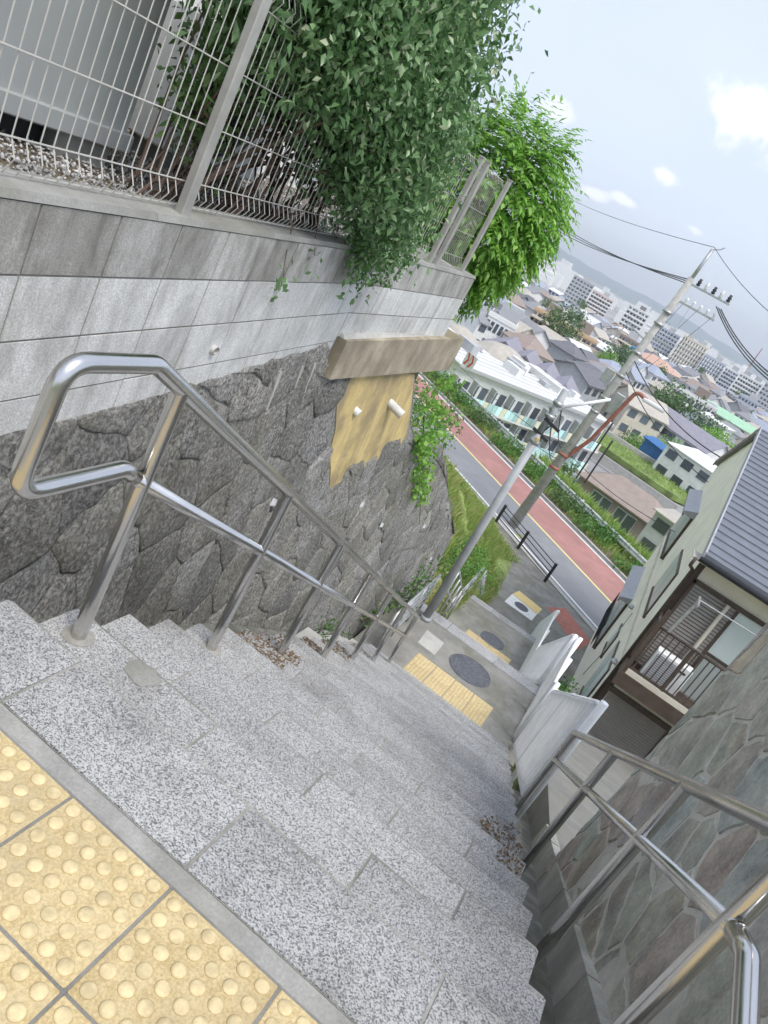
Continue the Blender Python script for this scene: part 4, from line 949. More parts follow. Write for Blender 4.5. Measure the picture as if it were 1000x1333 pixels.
tag(strip('far_verge', 29.0, 31.6, T0, T1, -9.02, 'soil', .3), kind='structure')
kb2 = thing('street_kerb', sp(22.2, 0, -9), None, None, kind='structure')
for k in range(60): strip('kerb_stone', 22.13, 22.35, -42+.9*k, -42+.9*k+.89, -8.96, 'kerb', .3, kb2)
for k in range(40): strip('kerb_stone', 28.72, 28.9, -50+1.5*k, -50+1.5*k+1.49, -8.98, 'kerb', .3, kb2)
pv = tag(MB().prism([(-3.2, 21.3, -9.4), (1.9, 21.3, -9.4), sp(22.13, -12.5, -9.4), sp(22.13, -26, -9.4), sp(20.9, -26, -9.4), (-2.4, 27.6, -9.4)], (0, 0, .4)).build('pavement', 'landing_concrete'), kind='structure')
MB().prism([onz(*q, Z3+.001) for q in [(657, 783), (692, 808), (699, 800), (667, 773)]], (0, 0, .003)).build('white_mat', 'white_line', pv)
MB().prism([onz(*q, Z3+.0015) for q in [(667.5, 773), (699.5, 800), (706, 793), (676, 769)]], (0, 0, .003)).build('yellow_mat', 'yellow_line', pv)
a = onz(679, 790, Z3+.005); manhole('small manhole cover in a white painted square on the lowest pavement', a[0], a[1], a[2], .28)
MB().prism([onz(*q, Z3+.001) for q in [(712, 790), (752, 846), (770, 836), (737, 792)]], (0, 0, .004)).build('red_paving', 'red_paving', pv)
# black pipe guard fence
for grp, (ta, nb) in enumerate(((-21.2, 3),)):
    g = thing('guard_fence', sp(21.95, -19, -9), 'black pipe guard fence along the pavement edge', 'fence')
tt = [sst(*onz(674, 714, -9)[:2])]
pa, pb = onz(674, 714, -9), onz(709, 757, -9); dv = (pb-pa)
PP = [pa-dv*.9, pa, pb]
for p in PP:
    MB().box(p[0]-.06, p[0]+.06, p[1]-.06, p[1]+.06, -9, -8.12).build('post', 'black', g)
for k in range(4): MB().tube([PP[0]+[0, 0, .25+.19*k], PP[-1]+[0, 0, .25+.19*k]], .02, 8).build('pipe', 'black', g, True)
# white guard rail across the road, hedge and tall grass
gr = thing('guard_rail', sp(30.9, -10, -9), 'white corrugated guard rail across the street', 'guard rail')
ta, tb = -58, 12
pr = [(0, .0), (.04, .05), (.04, .11), (0, .16), (.0, .18), (.04, .23), (.04, .29), (0, .34)]
mb = MB(); o = []
for t_ in (ta, tb):
    for d_, z in pr: o.append(sp(30.9-d_, t_, -8.72+z))
n = len(pr); mb.add(o, [(i, i+1, n+i+1, n+i) for i in range(n-1)]); mb.build('beam', 'white_old', gr, True)
mb = MB(); mb.add([sp(30.915-d_, t_, -8.72+z) for t_ in (ta, tb) for d_, z in pr], [(i, n+i, n+i+1, i+1) for i in range(n-1)]); mb.build('beam_back', 'white_old', gr, True)
for k in range(18): a = sp(31.0, ta+4*k, -9.2); MB().tube([a, (a[0], a[1], -8.36)], .05, 10).build('post', 'white_old', gr, True)
def verge(lo, hi, t0=-45):
    def f():
        t_ = random.uniform(t0, 10); s_ = random.uniform(lo, hi); x, y, z = sp(s_, t_); return (x, y, max(terr(x, y), -9.1 if s_ < 31.6 else -99))
    return f
grass_patch('verge_grass', 'tall green grass behind the white guard rail', 11000, verge(31.05, 33.0, -31), 1.1, 'grass', .5, .02)
grass_patch('kerb_grass', 'short weeds between the red lane and the white guard rail', 7000, verge(29.1, 30.8), .45, 'grass', .6, .02)
for k in range(16):
    t_ = -44+3.0*k+random.uniform(-.4, .4); a = sp(29.95+random.uniform(-.15, .15), t_, -8.75)
    hb = thing('hedge_bush', (a[0], a[1], -9.05), 'clipped green hedge bush between the red lane and the guard rail', 'bush', 'hedge along the guard rail')
    tips = crown_points([(a, (1.35, 1.05, .42), 1)], 90, .3); leaf_cloud(tips, 9, .13, .17, 0, 'foliage', 'leaf_ivy' if k % 3 else 'far_leaf', hb, .6)
    mb = MB(); stem(mb, (a[0], a[1], -9.1), a, .03, .01); mb.build('stem', 'bark', hb)
a = at(612, 470, 62)
cs = thing('chevron_sign', (a[0], a[1], -9.1), 'small white sign with two red chevrons at the bend', 'sign')
rt = np.array([ST[0], ST[1], 0]); up = np.array([0, 0, 1.]); nn = np.array([-SN[0], -SN[1], 0])
def sgq(pts, off): return [a+rt*x+up*z+nn*off for x, z in pts]
MB().prism(sgq([(-.8, -.55), (.8, -.55), (.8, .55), (-.8, .55)], 0), nn*.03).build('panel', 'lamp_white', cs)
for c_ in (-.4, .25): MB().prism(sgq([(c_-.25, .5), (c_, .5), (c_+.3, 0), (c_, -.5), (c_-.25, -.5), (c_+.05, 0)], .032), nn*.006).build('chevron', 'red_sign' if 'red_sign' in MATS else 'red_paint', cs)
MB().tube([(a[0], a[1], -9.2), (a[0], a[1], a[2]+.5)], .05, 8).build('post', 'galv', cs)
# ================================================================== utility pole, lamp pole, cables
PB = onz(668, 682, -9.0); DPOLE = math.hypot(PB[0]-CP[0], PB[1]-CP[1]); PT = at(928, 325, DPOLE)
up_ = thing('utility_pole', PB, 'tall pale concrete utility pole with crossarms beside the road', 'utility pole')
MB().tube([PB-[0, 0, .3], PB+(PT-PB)*.5, PT-(PT-PB)*.09], .23, 16, True, False, .135).build('shaft', 'pole_concrete', up_, True)
MB().tube([PT-(PT-PB)*.10, PT], .075, 12).build('steel_top', 'galv', up_, True)
PX = lambda f: PB+(PT-PB)*f
def pfrac(y): return (682-y)/(682-325.)
rdir = np.array([.79, -.61, 0]); cdir = np.array([.61, .79, 0])
def arm(f, a0, a1, d, w=.08, name='crossarm', mat='galv', dz=0):
    c_ = PX(f)+[0, 0, dz]; return MB().beam(c_+d*a0, c_+d*a1, w, w).build(name, mat, up_)
xd = np.array([.97, -.1, 0]); xd /= np.linalg.norm(xd)
arm(.895, -.15, 1.75, xd); arm(.84, -.1, 1.65, xd); arm(.72, -.25, .9, xd, .06)
for k in range(5):
    c_ = PX(.895)+xd*(.35+.32*k)+[0, 0, .05]
    MB().lathe([(.05, 0), (.09, .05), (.05, .1), (.09, .15), (.05, .2), (.06, .28)], c_, 10).build('insulator', 'porcelain' if k % 2 else 'black', up_, True)
    MB().lathe([(.04, 0), (.07, -.08), (.04, -.16), (.06, -.24), (.02, -.3)], PX(.86)+xd*(.35+.3*k), 10).build('insulator', 'porcelain', up_, True)
for f in (.80, .76, .66, .58, .5, .45): MB().tube([PX(f)-[0, 0, .05], PX(f)+[0, 0, .05]], .21, 14).build('band', 'galv', up_, True)
for k in range(16): f = .25+.035*k; a = PX(f); MB().tube([a+xd*(.15 if k % 2 else -.15), a+xd*(.36 if k % 2 else -.36)], .012, 6).build('step_bolt', 'galv', up_)
MB().tube([PT, PT+xd*.25+[0, 0, .12], PT+xd*.35+[0, 0, .25]], .02, 6).build('top_bracket', 'galv', up_)
MB().beam(PX(.70), PX(.70)-xd*1.0+[0, 0, .25], .05, .05).build('side_bracket', 'galv', up_); MB().beam(PX(.70)-xd*1.0+[0, 0, .25], PX(.66)-xd*1.15, .04, .04).build('side_bracket', 'galv', up_)
for f, sx, h in ((.50, .5, .9), (.56, -.45, .6)): c_ = PX(f)+xd*sx; MB().cbox(c_[0]-.2, c_[0]+.2, c_[1]-.15, c_[1]+.15, c_[2]-h/2, c_[2]+h/2, .02).build('junction_box', 'galv', up_)
# red street lamp arm
fa = .32; c_ = PX(fa); e = at(842, 521, DPOLE-.5)
la = thing('lamp_arm', c_, None, None); la.parent = up_; la.location = tuple(c_-BASE[up_])
ap = [PX(.23), PX(.29)+(e-c_)*[.12, .12, 0], PX(.37)+(e-c_)*[.35, .35, 0], e+[-.5, 0, .12], e]
ap = fillet(ap, 1.2, 6); MB().tube(ap, .085, 10).build('arm_tube', 'red_paint', la, True)
for f in (.235, .285): MB().tube([PX(f)-[0, 0, .06], PX(f)+[0, 0, .06]], .24, 14).build('clamp', 'red_paint', la, True)
hd = np.array(e); MB().cbox(hd[0]-.15, hd[0]+.85, hd[1]-.16, hd[1]+.16, hd[2]-.1, hd[2]+.06, .04).build('lamp_head', 'lamp_white', la)
# grey lamp pole by the first landing
LB = onz(553, 806, Z1); DL = math.hypot(LB[0]-CP[0], LB[1]-CP[1]); LT = at(737, 508, DL)
lp = thing('lamp_pole', LB, 'dark grey steel lamp pole at the left end of the first landing', 'lamp pole')
MB().tube([LB, LB+(LT-LB)*.83, ], .06, 16, True, False, .056).build('shaft', 'pole_steel', lp, True); MB().tube([LB+(LT-LB)*.83, LT], .048, 16).build('top_section', 'pole_steel', lp, True)
MB().tube([LB, LB+[0, 0, .06]], .085, 16).build('collar', 'pole_steel', lp, True)
q0 = LB+(LT-LB)*.93; q1 = at(795, 520, DL+.2)
MB().tube([q0, q1], .02, 10).build('lamp_tube', 'lamp_white', lp, True); MB().tube([q0-(q1-q0)*.1, q0+(q1-q0)*.12], .035, 10).build('lamp_socket', 'galv', lp, True)
for f in (.80, .90, .95): c_ = LB+(LT-LB)*f; MB().tube([c_-[0, 0, .025], c_+[0, 0, .025]], .066, 14).build('band', 'galv', lp, True)
for px in ((718, 553), (703, 566)):
    c_ = at(px[0], px[1], DL-.05); MB().beam(c_-[.12, 0, -.03], c_+[.12, .05, -.03], .045, .04).build('junction_box', 'black', lp); MB().tube([c_, LB+(LT-LB)*.82], .01, 6).build('box_cable', 'wire', lp)
MB().box(LB[0]-.02, LB[0]+.03, LB[1]-.075, LB[1]-.06, LB[2]+3.05, LB[2]+3.1).build('tag_plate', 'yellow_line', lp)
def wire(a, b, sag, label, r=.014, n=18, group='overhead cables'):
    a = np.array(a, float); b = np.array(b, float)
    pts = [a+(b-a)*k/n-np.array([0, 0, 4*sag*(k/n)*(1-k/n)]) for k in range(n+1)]
    return tag(MB().tube(pts, r, 6).build('cable', 'wire', at=a), label, 'cable', group)
far = sp(25, -45)
ux = lambda px, py, D: at(px, py, D)
wire(PT+[0, 0, .1], ux(700, 232, 75), .5, 'thin cable running from the utility pole top past the feathery tree', .012)
wire(PT+[0, 0, .1], ux(1080, 462, 26), .3, 'thin cable running from the utility pole top over the cream house', .012)
for k in range(3): wire(PX(.895)+xd*(-.1+.1*k)+[0, 0, .1*k-.05], ux(690, 258+7*k, 75), .6, 'dark cable from the upper crossarm past the feathery tree', .02)
for k in range(3): wire(PX(.875)+xd*(1.4+.1*k), ux(1100+12*k, 548, 24), .6, 'heavy dark cable sagging from the upper crossarm over the cream house', .022)
wire(PX(.64), ux(1050, 640, 26), .9, 'dark cable sagging from the utility pole middle over the houses', .022); wire(PX(.60), ux(1040, 700, 24), .8, 'twisted telephone cable sagging from the utility pole over the riverbank', .018)
wire(PX(.30), ux(560, 430, 60), .5, 'thin cable between the utility pole and the road bend', .014); wire(PX(.26), ux(570, 470, 60), .4, 'lower thin cable between the utility pole and the road bend', .014)
wire(PX(.30), ux(960, 730, 22), .4, 'service cable from the utility pole to the cream house', .012)
wire(PX(.27), at(718, 553, DL), .35, 'slack service cable between the utility pole and the lamp pole', .010); wire(PX(.33), at(735, 512, DL), .5, 'thin service cable from the utility pole to the lamp pole head', .010)
for k in range(3): wire(PX(.84)+xd*(.3+.6*k), PX(.62)+xd*(.0+.3*k), .05, 'thin stay wire under the lower crossarm of the utility pole', .008, 6)
# ================================================================== the town below
GZ = -19.2
for nm, c in dict(w_white=(.72, .72, .70), w_cream=(.62, .57, .47), w_grey=(.42, .43, .44), w_tan=(.60, .43, .27), w_brown=(.27, .22, .19), w_pink=(.62, .50, .46), w_bluegrey=(.46, .50, .56), w_darkgrey=(.20, .205, .215), r_grey=(.25, .255, .27), r_dark=(.15, .15, .165), r_blue=(.30, .33, .40), r_brown=(.29, .235, .205), r_white=(.62, .62, .61), r_red=(.5, .33, .26), r_tan=(.42, .39, .34), r_purple=(.26, .25, .29), tarp=(.05, .16, .36), r_green=(.32, .52, .36), panel_cream=(.72, .68, .52)).items(): simple(nm, c, .8, 0, 1.3, .08)
FG = MATS['far_glass']
def local(o, u, n_):   # facade frame: u along, n_ into the building
    return lambda a, b, z: (o[0]+u[0]*a+n_[0]*b, o[1]+u[1]*a+n_[1]*b, z)
WM = {}
def unit_box(mat):
    if mat not in WM: me = MB().box(-.5, .5, -.5, .5, 0, 1).mesh('unit'); me.materials.append(MATS[mat]); WM[mat] = me
    return WM[mat]
def part(name, mat, t, f, a0, a1, b0, b1, z0, z1, ang, parent=None):
    c = np.array(f((a0+a1)/2, (b0+b1)/2, z0)); p = parent or t
    o = link(name, unit_box(mat), p, BASE[t], tuple(c-BASE[t]))
    o.scale = (abs(a1-a0), abs(b1-b0), z1-z0); o.rotation_euler.z = ang; return o
def apartment(label, A, B, depth, zt, floors, bays, wall='w_white', style='grid', roofbox=1, fh=None, side='w_grey', base=GZ, panel=None, cat='apartment block'):
    A = np.array(A[:2], float); B = np.array(B[:2], float); L = np.linalg.norm(B-A); u = (B-A)/L; n_ = np.array([-u[1], u[0]])
    if n_@(A-CP[:2]) < 0: n_ = -n_
    t = thing('apartment_building', (A[0], A[1], base), label, cat); f = local(A, u, n_); ang = math.atan2(u[1], u[0])
    H = zt-base; fh = fh or (H-.6)/floors
    q = [f(0, 0, base), f(L, 0, base), f(L, depth, base), f(0, depth, base)]
    MB().prism(q, (0, 0, H)).build('wall', wall, t)
    part('parapet', wall, t, f, -.15, L+.15, -.15, .15, zt-.5, zt+.35, ang); part('roof', 'r_tan' if wall != 'w_white' else 'r_grey', t, f, .2, L-.2, .2, depth-.2, zt, zt+.12, ang)
    for k in range(roofbox): x = L*(.25+.5*k/max(1, roofbox-1) if roofbox > 1 else .6); part('penthouse', side, t, f, x-2, x+2, depth*.3, depth*.3+4, zt+.1, zt+2.8, ang)
    w = L/bays
    for i in range(floors):
        z0 = zt-.6-(i+1)*fh
        if z0 < base-1: break
        if style in ('grid', 'balcony'):
            for j in range(bays): part('window', 'far_glass', t, f, j*w+w*.16, j*w+w*.84, -.06, .1, z0+fh*.32, z0+fh*.84, ang)
        if style == 'balcony': part('balcony', panel or 'w_white', t, f, .1, L-.1, -1.1, -.02, z0, z0+fh*.36, ang)
        if style == 'balcony':
            for j in range(0, bays+1, 2): part('partition', side, t, f, j*w-.08 if j else .12, j*w+.08 if j else .28, -1.08, -.02, z0+fh*.36, z0+fh*.98, ang)
        if style == 'pier':
            for j in range(bays):
                part('window', 'far_glass', t, f, j*w+w*.12, j*w+w*.46, -.06, .1, z0+fh*.2, z0+fh*.86, ang); part('balcony', panel or 'w_white', t, f, j*w+w*.5, j*w+w*.96, -1.0, -.02, z0, z0+fh*.42, ang)
    for i in range(floors):       # windows of the flank
        z0 = zt-.6-(i+1)*fh
        for s_ in (0, L):
            part('side_window', 'far_glass', t, f, s_-.06, s_+.06, depth*.4, depth*.4+1.2, z0+fh*.3, z0+fh*.75, ang)
    return t, f, L, ang, u, n_
def row(label, az0, az1, D, el, floors, bays, depth=14, wall='w_white', style='balcony', skew=0, **k):
    a = azel(az0, el, D-skew); b = azel(az1, el, D+skew); return apartment(label, a, b, depth, a[2], floors, bays, wall, style, **k)
# long white apartment building with teal and cream balcony panels
RA, RB = at(598, 474, 78), at(792, 552, 95); zt = (RA[2]+RB[2])/2
t, f, L, ang, u, n_ = apartment('white three storey apartment building with teal and cream balcony panels beyond the guard rail', RA, RB, 15, zt, 3, 1, 'w_white', 'none', 0, 2.75)
nb = 9; w = L/nb
for i in range(3):
    z0 = zt-.7-(i+1)*2.75
    part('floor_slab', 'w_white', t, f, -.2, L+.2, -.95, -.02, z0-.12, z0+.06, ang)
    for j in range(nb):
        a = j*w
        part('window', 'far_glass', t, f, a+w*.08, a+w*.42, -.05, .1, z0+.1, z0+2.15, ang); part('window', 'far_glass', t, f, a+w*.58, a+w*.92, -.05, .1, z0+.1, z0+2.15, ang)
        part('partition', 'w_grey', t, f, a+.03, a+.12, -.9, -.02, z0+1.06, z0+2.5, ang)
        for k in range(4):
            if (j+i) % 2 and k == 3: part('balcony_panel', 'panel_cream', t, f, a+w*.75, a+w*.98, -.94, -.88, z0+.08, z0+1.05, ang)
            else: part('balcony_panel', 'teal_panel' if k < 3 or j % 2 else 'panel_cream', t, f, a+w*.25*k+.03, a+w*.25*(k+1)-.03, -.94, -.88, z0+.08, z0+1.05, ang)
part('eave', 'r_white', t, f, -.4, L+.4, -.5, 15.6, zt+.02, zt+.25, ang); part('eave_edge', 'w_grey', t, f, -.4, L+.4, -.56, -.5, zt-.1, zt+.25, ang)
for k in range(9): part('roof_seam', 'w_grey', t, f, -.7, L+.7, -1.2+1.8*k, -1.14+1.8*k, zt+.25, zt+.29, ang)
for k in range(12): part('roof_unit', 'w_white' if k % 2 else 'w_grey', t, f, 1.5+L*k/13, 2.4+L*k/13, 6+random.uniform(-3, 6), 7.2+random.uniform(-3, 6), zt+.25, zt+random.uniform(.7, 1.3), ang)
for k, (x0, x1) in enumerate(((.22, .40), (.48, .75))):   # rounded pale roof domes behind
    mb = MB(); P = []
    for i in range(9):
        for j in range(5):
            a = L*(x0+(x1-x0)*i/8); b = 9+j*1.4; h = 1.5*(math.sin(math.pi*i/8)*math.sin(math.pi*j/4))**.5 if 0 < i < 8 and 0 < j < 4 else 0; P.append(f(a, b, zt+.25+h))
    mb.add(P, [(i*5+j, i*5+j+1, i*5+j+6, i*5+j+5) for i in range(8) for j in range(4)]); mb.build('roof_dome', 'r_tan', t, True)
# houses: walls, hipped or gabled roof, windows
def house(label, c, yaw, w, d, h, wall, roof, rh=1.8, gable=True, ov=.45, base=GZ, group=None, nw=3, floors=2, cat='house', far=False):
    u = np.array([math.cos(yaw), math.sin(yaw)]); n_ = np.array([-u[1], u[0]]); f = local(np.array(c[:2])-u*w/2-n_*d/2, u, n_)
    t = thing('house', (c[0], c[1], base), label, cat, group); zt = base+h
    if gable: MB().add([f(0, 0, base), f(w, 0, base), f(w, d, base), f(0, d, base), f(0, 0, zt), f(w, 0, zt), f(w, d, zt), f(0, d, zt), f(0, d/2, zt+rh), f(w, d/2, zt+rh)], [(0, 1, 5, 4), (2, 3, 7, 6), (1, 2, 6, 9, 5), (3, 0, 4, 8, 7)]).build('wall', wall, t)
    else: MB().prism([f(0, 0, base), f(w, 0, base), f(w, d, base), f(0, d, base)], (0, 0, h)).build('wall', wall, t)
    e = zt-.1; o = ov; s_ = rh/(d/2)*o; mb = MB()
    if gable:
        v = [f(-o, -o, e-s_), f(w+o, -o, e-s_), f(w+o, d/2, zt+rh), f(-o, d/2, zt+rh), f(w+o, d+o, e-s_), f(-o, d+o, e-s_)]
        v2 = [(x, y, z+.16) for x, y, z in v]
        mb.add(v+v2, [(3, 2, 1, 0), (5, 4, 2, 3), (6, 7, 8, 9), (9, 8, 10, 11), (0, 1, 7, 6), (4, 5, 11, 10), (1, 2, 8, 7), (2, 4, 10, 8), (5, 3, 9, 11), (3, 0, 6, 9)])
    else:
        r_ = min(w, d)*.42; v = [f(-o, -o, e), f(w+o, -o, e), f(w+o, d+o, e), f(-o, d+o, e), f(-o, -o, e+.12), f(w+o, -o, e+.12), f(w+o, d+o, e+.12), f(-o, d+o, e+.12)]
        v += [f(r_, d/2, zt+rh), f(w-r_, d/2, zt+rh)] if w >= d else [f(w/2, r_, zt+rh), f(w/2, d-r_, zt+rh)]
        mb.add(v, [(3, 2, 1, 0), (0, 1, 5, 4), (1, 2, 6, 5), (2, 3, 7, 6), (3, 0, 4, 7)]+([(4, 5, 9, 8), (5, 6, 9), (6, 7, 8, 9), (7, 4, 8)] if w >= d else [(4, 5, 8), (5, 6, 9, 8), (6, 7, 9), (7, 4, 8, 9)]))
    mb.build('roof', roof, t)
    fh = h/floors
    for i in range(floors):
        for j in range(nw):
            a = w*(j+.5)/nw; z = base+i*fh+fh*.3
            for b0, b1 in (((-.06, .05), (d-.05, d+.06)) if not far else ((-.06, .05),)): part('window', 'far_glass', t, f, a-w/nw*.3, a+w/nw*.3, b0, b1, z, z+fh*.48, yaw)
        if not far:
            for b in (d*.3, d*.7):
                for a0 in (-.06, w-.05): part('window', 'far_glass', t, f, a0, a0+.11, b-.6, b+.6, base+i*fh+fh*.35, base+i*fh+fh*.75, yaw)
    return t, f
OCC = []
def occ(p, r): OCC.append((p[0], p[1], r))
for k in range(7): p = RA+(RB-RA)*k/6; occ(p+np.array([n_[0], n_[1], 0])*7, 11)
def gp(px, py, z=GZ): return onz(px, py, z)
def namedhouse(label, px, py, zg, yaw, w, d, h, *a, **k):
    c = onz(px, py, zg); occ(c, max(w, d)*.75); return house(label, c, yaw, w, d, h, *a, base=zg, **k)
# brown house below the guard rail
c = onz(835, 640, -14.6); c = at(835, 640, 82); BH = c
yw = math.radians(-14)
t, f = house('low brown walled house with taupe hipped roof just below the guard rail', (c[0]-.5, c[1]+1, 0), yw, 9.5, 6.5, 3.6, 'w_brown', 'r_brown', 1.7, False, .5, c[2]-5.2, None, 0, 1)
occ(c, 9); zb = c[2]-5.2
for a0, a1 in ((2.0, 4.4), (5.0, 7.4)):
    part('window_frame', 'w_grey', t, f, a0, a1, -.10, .02, zb+1.2, zb+3.2, yw)
    for k in range(2): part('pane', 'glass', t, f, a0+.12+k*(a1-a0)/2, a0-.06+(k+1)*(a1-a0)/2, -.14, -.10, zb+1.35, zb+3.05, yw)
part('lean_to', 'r_grey', t, f, -2.8, -.1, .5, 5, zb+.2, zb+2.2, yw); part('terrace', 'w_grey', t, f, -3, 12, -3.5, 9, zb-4, zb-.02, yw)
c = at(878, 668, 72); t, f = house('small cream roofed shed house beside the brown walled house', (c[0]+1.5, c[1], 0), math.radians(-20), 4.5, 4.5, 4.2, 'w_grey', 'r_tan', .5, False, .3, c[2]-4.5, None, 2, 2); occ(c, 6)
# riverbank
q = [onz(*p, GZ+.2) for p in [(779, 585), (873, 650), (900, 662), (900, 640), (888, 631), (786, 566), (760, 552), (752, 566)]]
tag(MB().prism(q, (0, 0, .8)).build('river_bank', 'bank'), kind='structure'); BK = [(p[0], p[1]) for p in q]
def riv():
    x, y = random.uniform(-14, 12), random.uniform(100, 150)
    return (x, y, GZ+1.0) if inside((x, y), BK) else None
grass_patch('river_grass', 'green grass strip along the river beyond the brown house', 9000, riv, .5, 'grass', .7, .05)
a, b = onz(754, 544, GZ+1), onz(905, 640, GZ+1); tag(MB().beam(a, b, .5, 1.6).build('river_wall', 'concrete_light', at=a), 'pale concrete wall along the far side of the river grass', 'wall')
a, b = onz(770, 588, GZ+1), onz(880, 664, GZ+1); tag(MB().beam(a, b, .4, 1.3).build('river_wall', 'concrete_light', at=a), 'pale concrete wall between the river grass and the brown house', 'wall')
# named houses beyond the river
def H(label, px, py, D, yaw, w, d, h, wall, roof, rh=1.8, gable=True, **k):
    c = at(px, py, D); occ(c, max(w, d)*.75); return house(label, c, math.radians(yaw), w, d, h, wall, roof, rh, gable, **k)
H('two storey house with beige gabled roof behind the red lamp arm', 822, 545, 150, 30, 8, 9, 5.8, 'w_cream', 'r_tan', 2.2)
H('long house with blue grey roof and white gable beyond the river', 880, 578, 152, -30, 16, 9, 5.4, 'w_white', 'r_purple', 2.2)
H('grey roofed house between the beige roofed house and the long blue grey roof', 850, 555, 160, -28, 12, 8, 5.4, 'w_grey', 'r_grey', 1.8)
H('white two storey house with pale roof and open balcony beside the cream house gable', 905, 612, 128, -25, 9, 7, 5.6, 'w_white', 'r_white', 1.2, False)
H('house with brown roof behind the long blue grey roof', 918, 588, 158, -25, 8, 7, 5.2, 'w_cream', 'r_brown', 1.6)
H('blue tarpaulin covered hut by the river wall', 858, 606, 133, -38, 7.5, 4, 3.6, 'tarp', 'tarp', .4, True, nw=0, floors=1)
H('orange roofed house near the utility pole middle', 846, 487, 300, -20, 16, 12, 6, 'w_cream', 'r_red', 2.6, False)
H('house with bright blue sheet roof near the utility pole', 832, 487, 310, -10, 14, 12, 6, 'w_white', 'tarp', 1.2, True)
H('low building with pale green arched roof before the apartment blocks', 945, 535, 260, -10, 20, 12, 5, 'w_cream', 'r_green', 1.6, True)
H('small white cube house with flat roof near the cream house roof edge', 925, 560, 190, -15, 7, 7, 7.5, 'w_white', 'r_white', .3, False)
# grey gambrel roofed terrace behind the white apartment building
for k in range(4):
    p = at(672+26*k, 432+16*k, 122-3*k); occ(p, 9)
    house('grey roofed terraced house with dark edged gable behind the white apartment building', (p[0], p[1], 0), math.radians(98), 12, 7.5, 5.0, 'w_grey', 'r_purple', 2.4, True, group='terraced houses behind the white apartment building')
# tall apartment blocks on the horizon
row('tan long apartment building with rows of open galleries and a tan end wall', -12.6, -7.6, 215, -3.47, 4, 14, 11, 'w_tan', 'balcony', 0, panel='w_cream', side='w_brown', roofbox=2)
row('pink banded apartment block left of the utility pole', -9.75, -8.2, 545, -.62, 6, 7, 18, 'w_pink', 'balcony', 0, side='w_grey', panel='w_white')
row('grey apartment tower behind the feathery tree with a water tank', -11.4, -9.85, 540, -.38, 7, 6, 20, 'w_grey', 'grid', 0, roofbox=1)
row('white apartment block with dark stair recess beside the utility pole', -7.1, -5.65, 545, -.26, 6, 6, 16, 'w_white', 'balcony', 0, side='w_darkgrey', panel='w_white')
row('pale apartment block just right of the utility pole', -4.9, -3.1, 560, -.5, 6, 8, 15, 'w_bluegrey', 'grid')
row('cream apartment block with dense window piers on the horizon', -2.95, -1.15, 540, -.27, 6, 9, 15, 'w_cream', 'pier', 0, roofbox=2)
row('blue grey apartment block with vertical white piers', -1.1, .42, 535, -.62, 6, 8, 15, 'w_bluegrey', 'pier', 0, roofbox=1)
row('white apartment block with long balconies and two rooftop huts', .48, 1.4, 530, -.68, 6, 5, 15, 'w_white', 'balcony', 0, panel='w_bluegrey')
row('long white apartment block with balcony bands at the horizon', 1.48, 3.0, 530, -.55, 6, 8, 15, 'w_white', 'balcony', 0, panel='w_white', roofbox=2)
row('grey apartment block behind the cream house roof', 3.1, 5.2, 525, -.3, 7, 9, 15, 'w_grey', 'grid', 0)
row('low white apartment building with open corridors behind the green trees', -1.9, 1.62, 235, -3.3, 2, 12, 10, 'w_white', 'balcony', 0, panel='w_white', side='w_brown', roofbox=1)
row('white building with a dark glass front left of the terraces', -15.2, -13.0, 145, -5.3, 2, 6, 12, 'w_white', 'grid', 0, roofbox=1)
row('glass fronted white building under the feathery tree', -17.5, -15.3, 160, -4.2, 3, 7, 14, 'w_white', 'grid', 0, roofbox=2)
row('brown brick apartment block in the middle of the town', -6.6, -5.2, 330, -2.2, 4, 6, 12, 'w_brown', 'balcony', 0, panel='w_cream')
row('small blue grey office block behind the low white apartments', 2.2, 3.6, 380, -1.7, 4, 6, 12, 'w_bluegrey', 'grid', 0)
for az, D in ((-9.9, 430), (-6, 480), (-2, 430), (1.5, 430), (-13, 320)): occ(azel(az, -2, D), 16)
# ordinary houses filling the town
kinds = [('w_white', 'r_grey', 'white walled house with grey roof in the town below'), ('w_cream', 'r_brown', 'cream walled house with brown roof in the town below'), ('w_grey', 'r_dark', 'grey walled house with dark roof in the town below'), ('w_white', 'r_blue', 'white walled house with blue grey roof in the town below'), ('w_cream', 'r_tan', 'cream walled house with pale tan roof in the town below'), ('w_bluegrey', 'r_white', 'blue grey walled house with white roof in the town below'), ('w_white', 'r_red', 'white walled house with orange red roof in the town below')]
cnt = 0; tries = 0
for az, el_, D, w_ in ((-10.4, -1, 215, 14), (-8, -1, 218, 12), (-.2, -1, 237, 18)): occ(azel(az, el_, D), w_)
while cnt < 240 and tries < 6000:
    tries += 1; az = random.uniform(-17.5, 6.5); D = 140+315*random.random()**.8; p = azel(az, 0, D)
    w = random.uniform(6, 9.5); r = w*.62
    if inside((p[0], p[1]), BK) or any((p[0]-x)**2+(p[1]-y)**2 < (r+q)**2 for x, y, q in OCC): continue
    if D < 205 and not (-15.5 < az < -5.5): continue
    occ(p, r); k = random.choices(range(7), (6, 2.5, 4, 4, 3, 3, .4))[0]; wl, rf_, lab = kinds[k]
    house(lab, p, math.radians(random.choice((-32, 58, -20, 70))+random.uniform(-5, 5)), w, random.uniform(6, 9), random.choice((3.2, 4.6, 5.4)) if D > 250 else 5.4, wl, rf_, random.uniform(1.2, 2.2), random.random() < .55, group='houses of the town: '+lab, nw=3, floors=2, far=True); cnt += 1
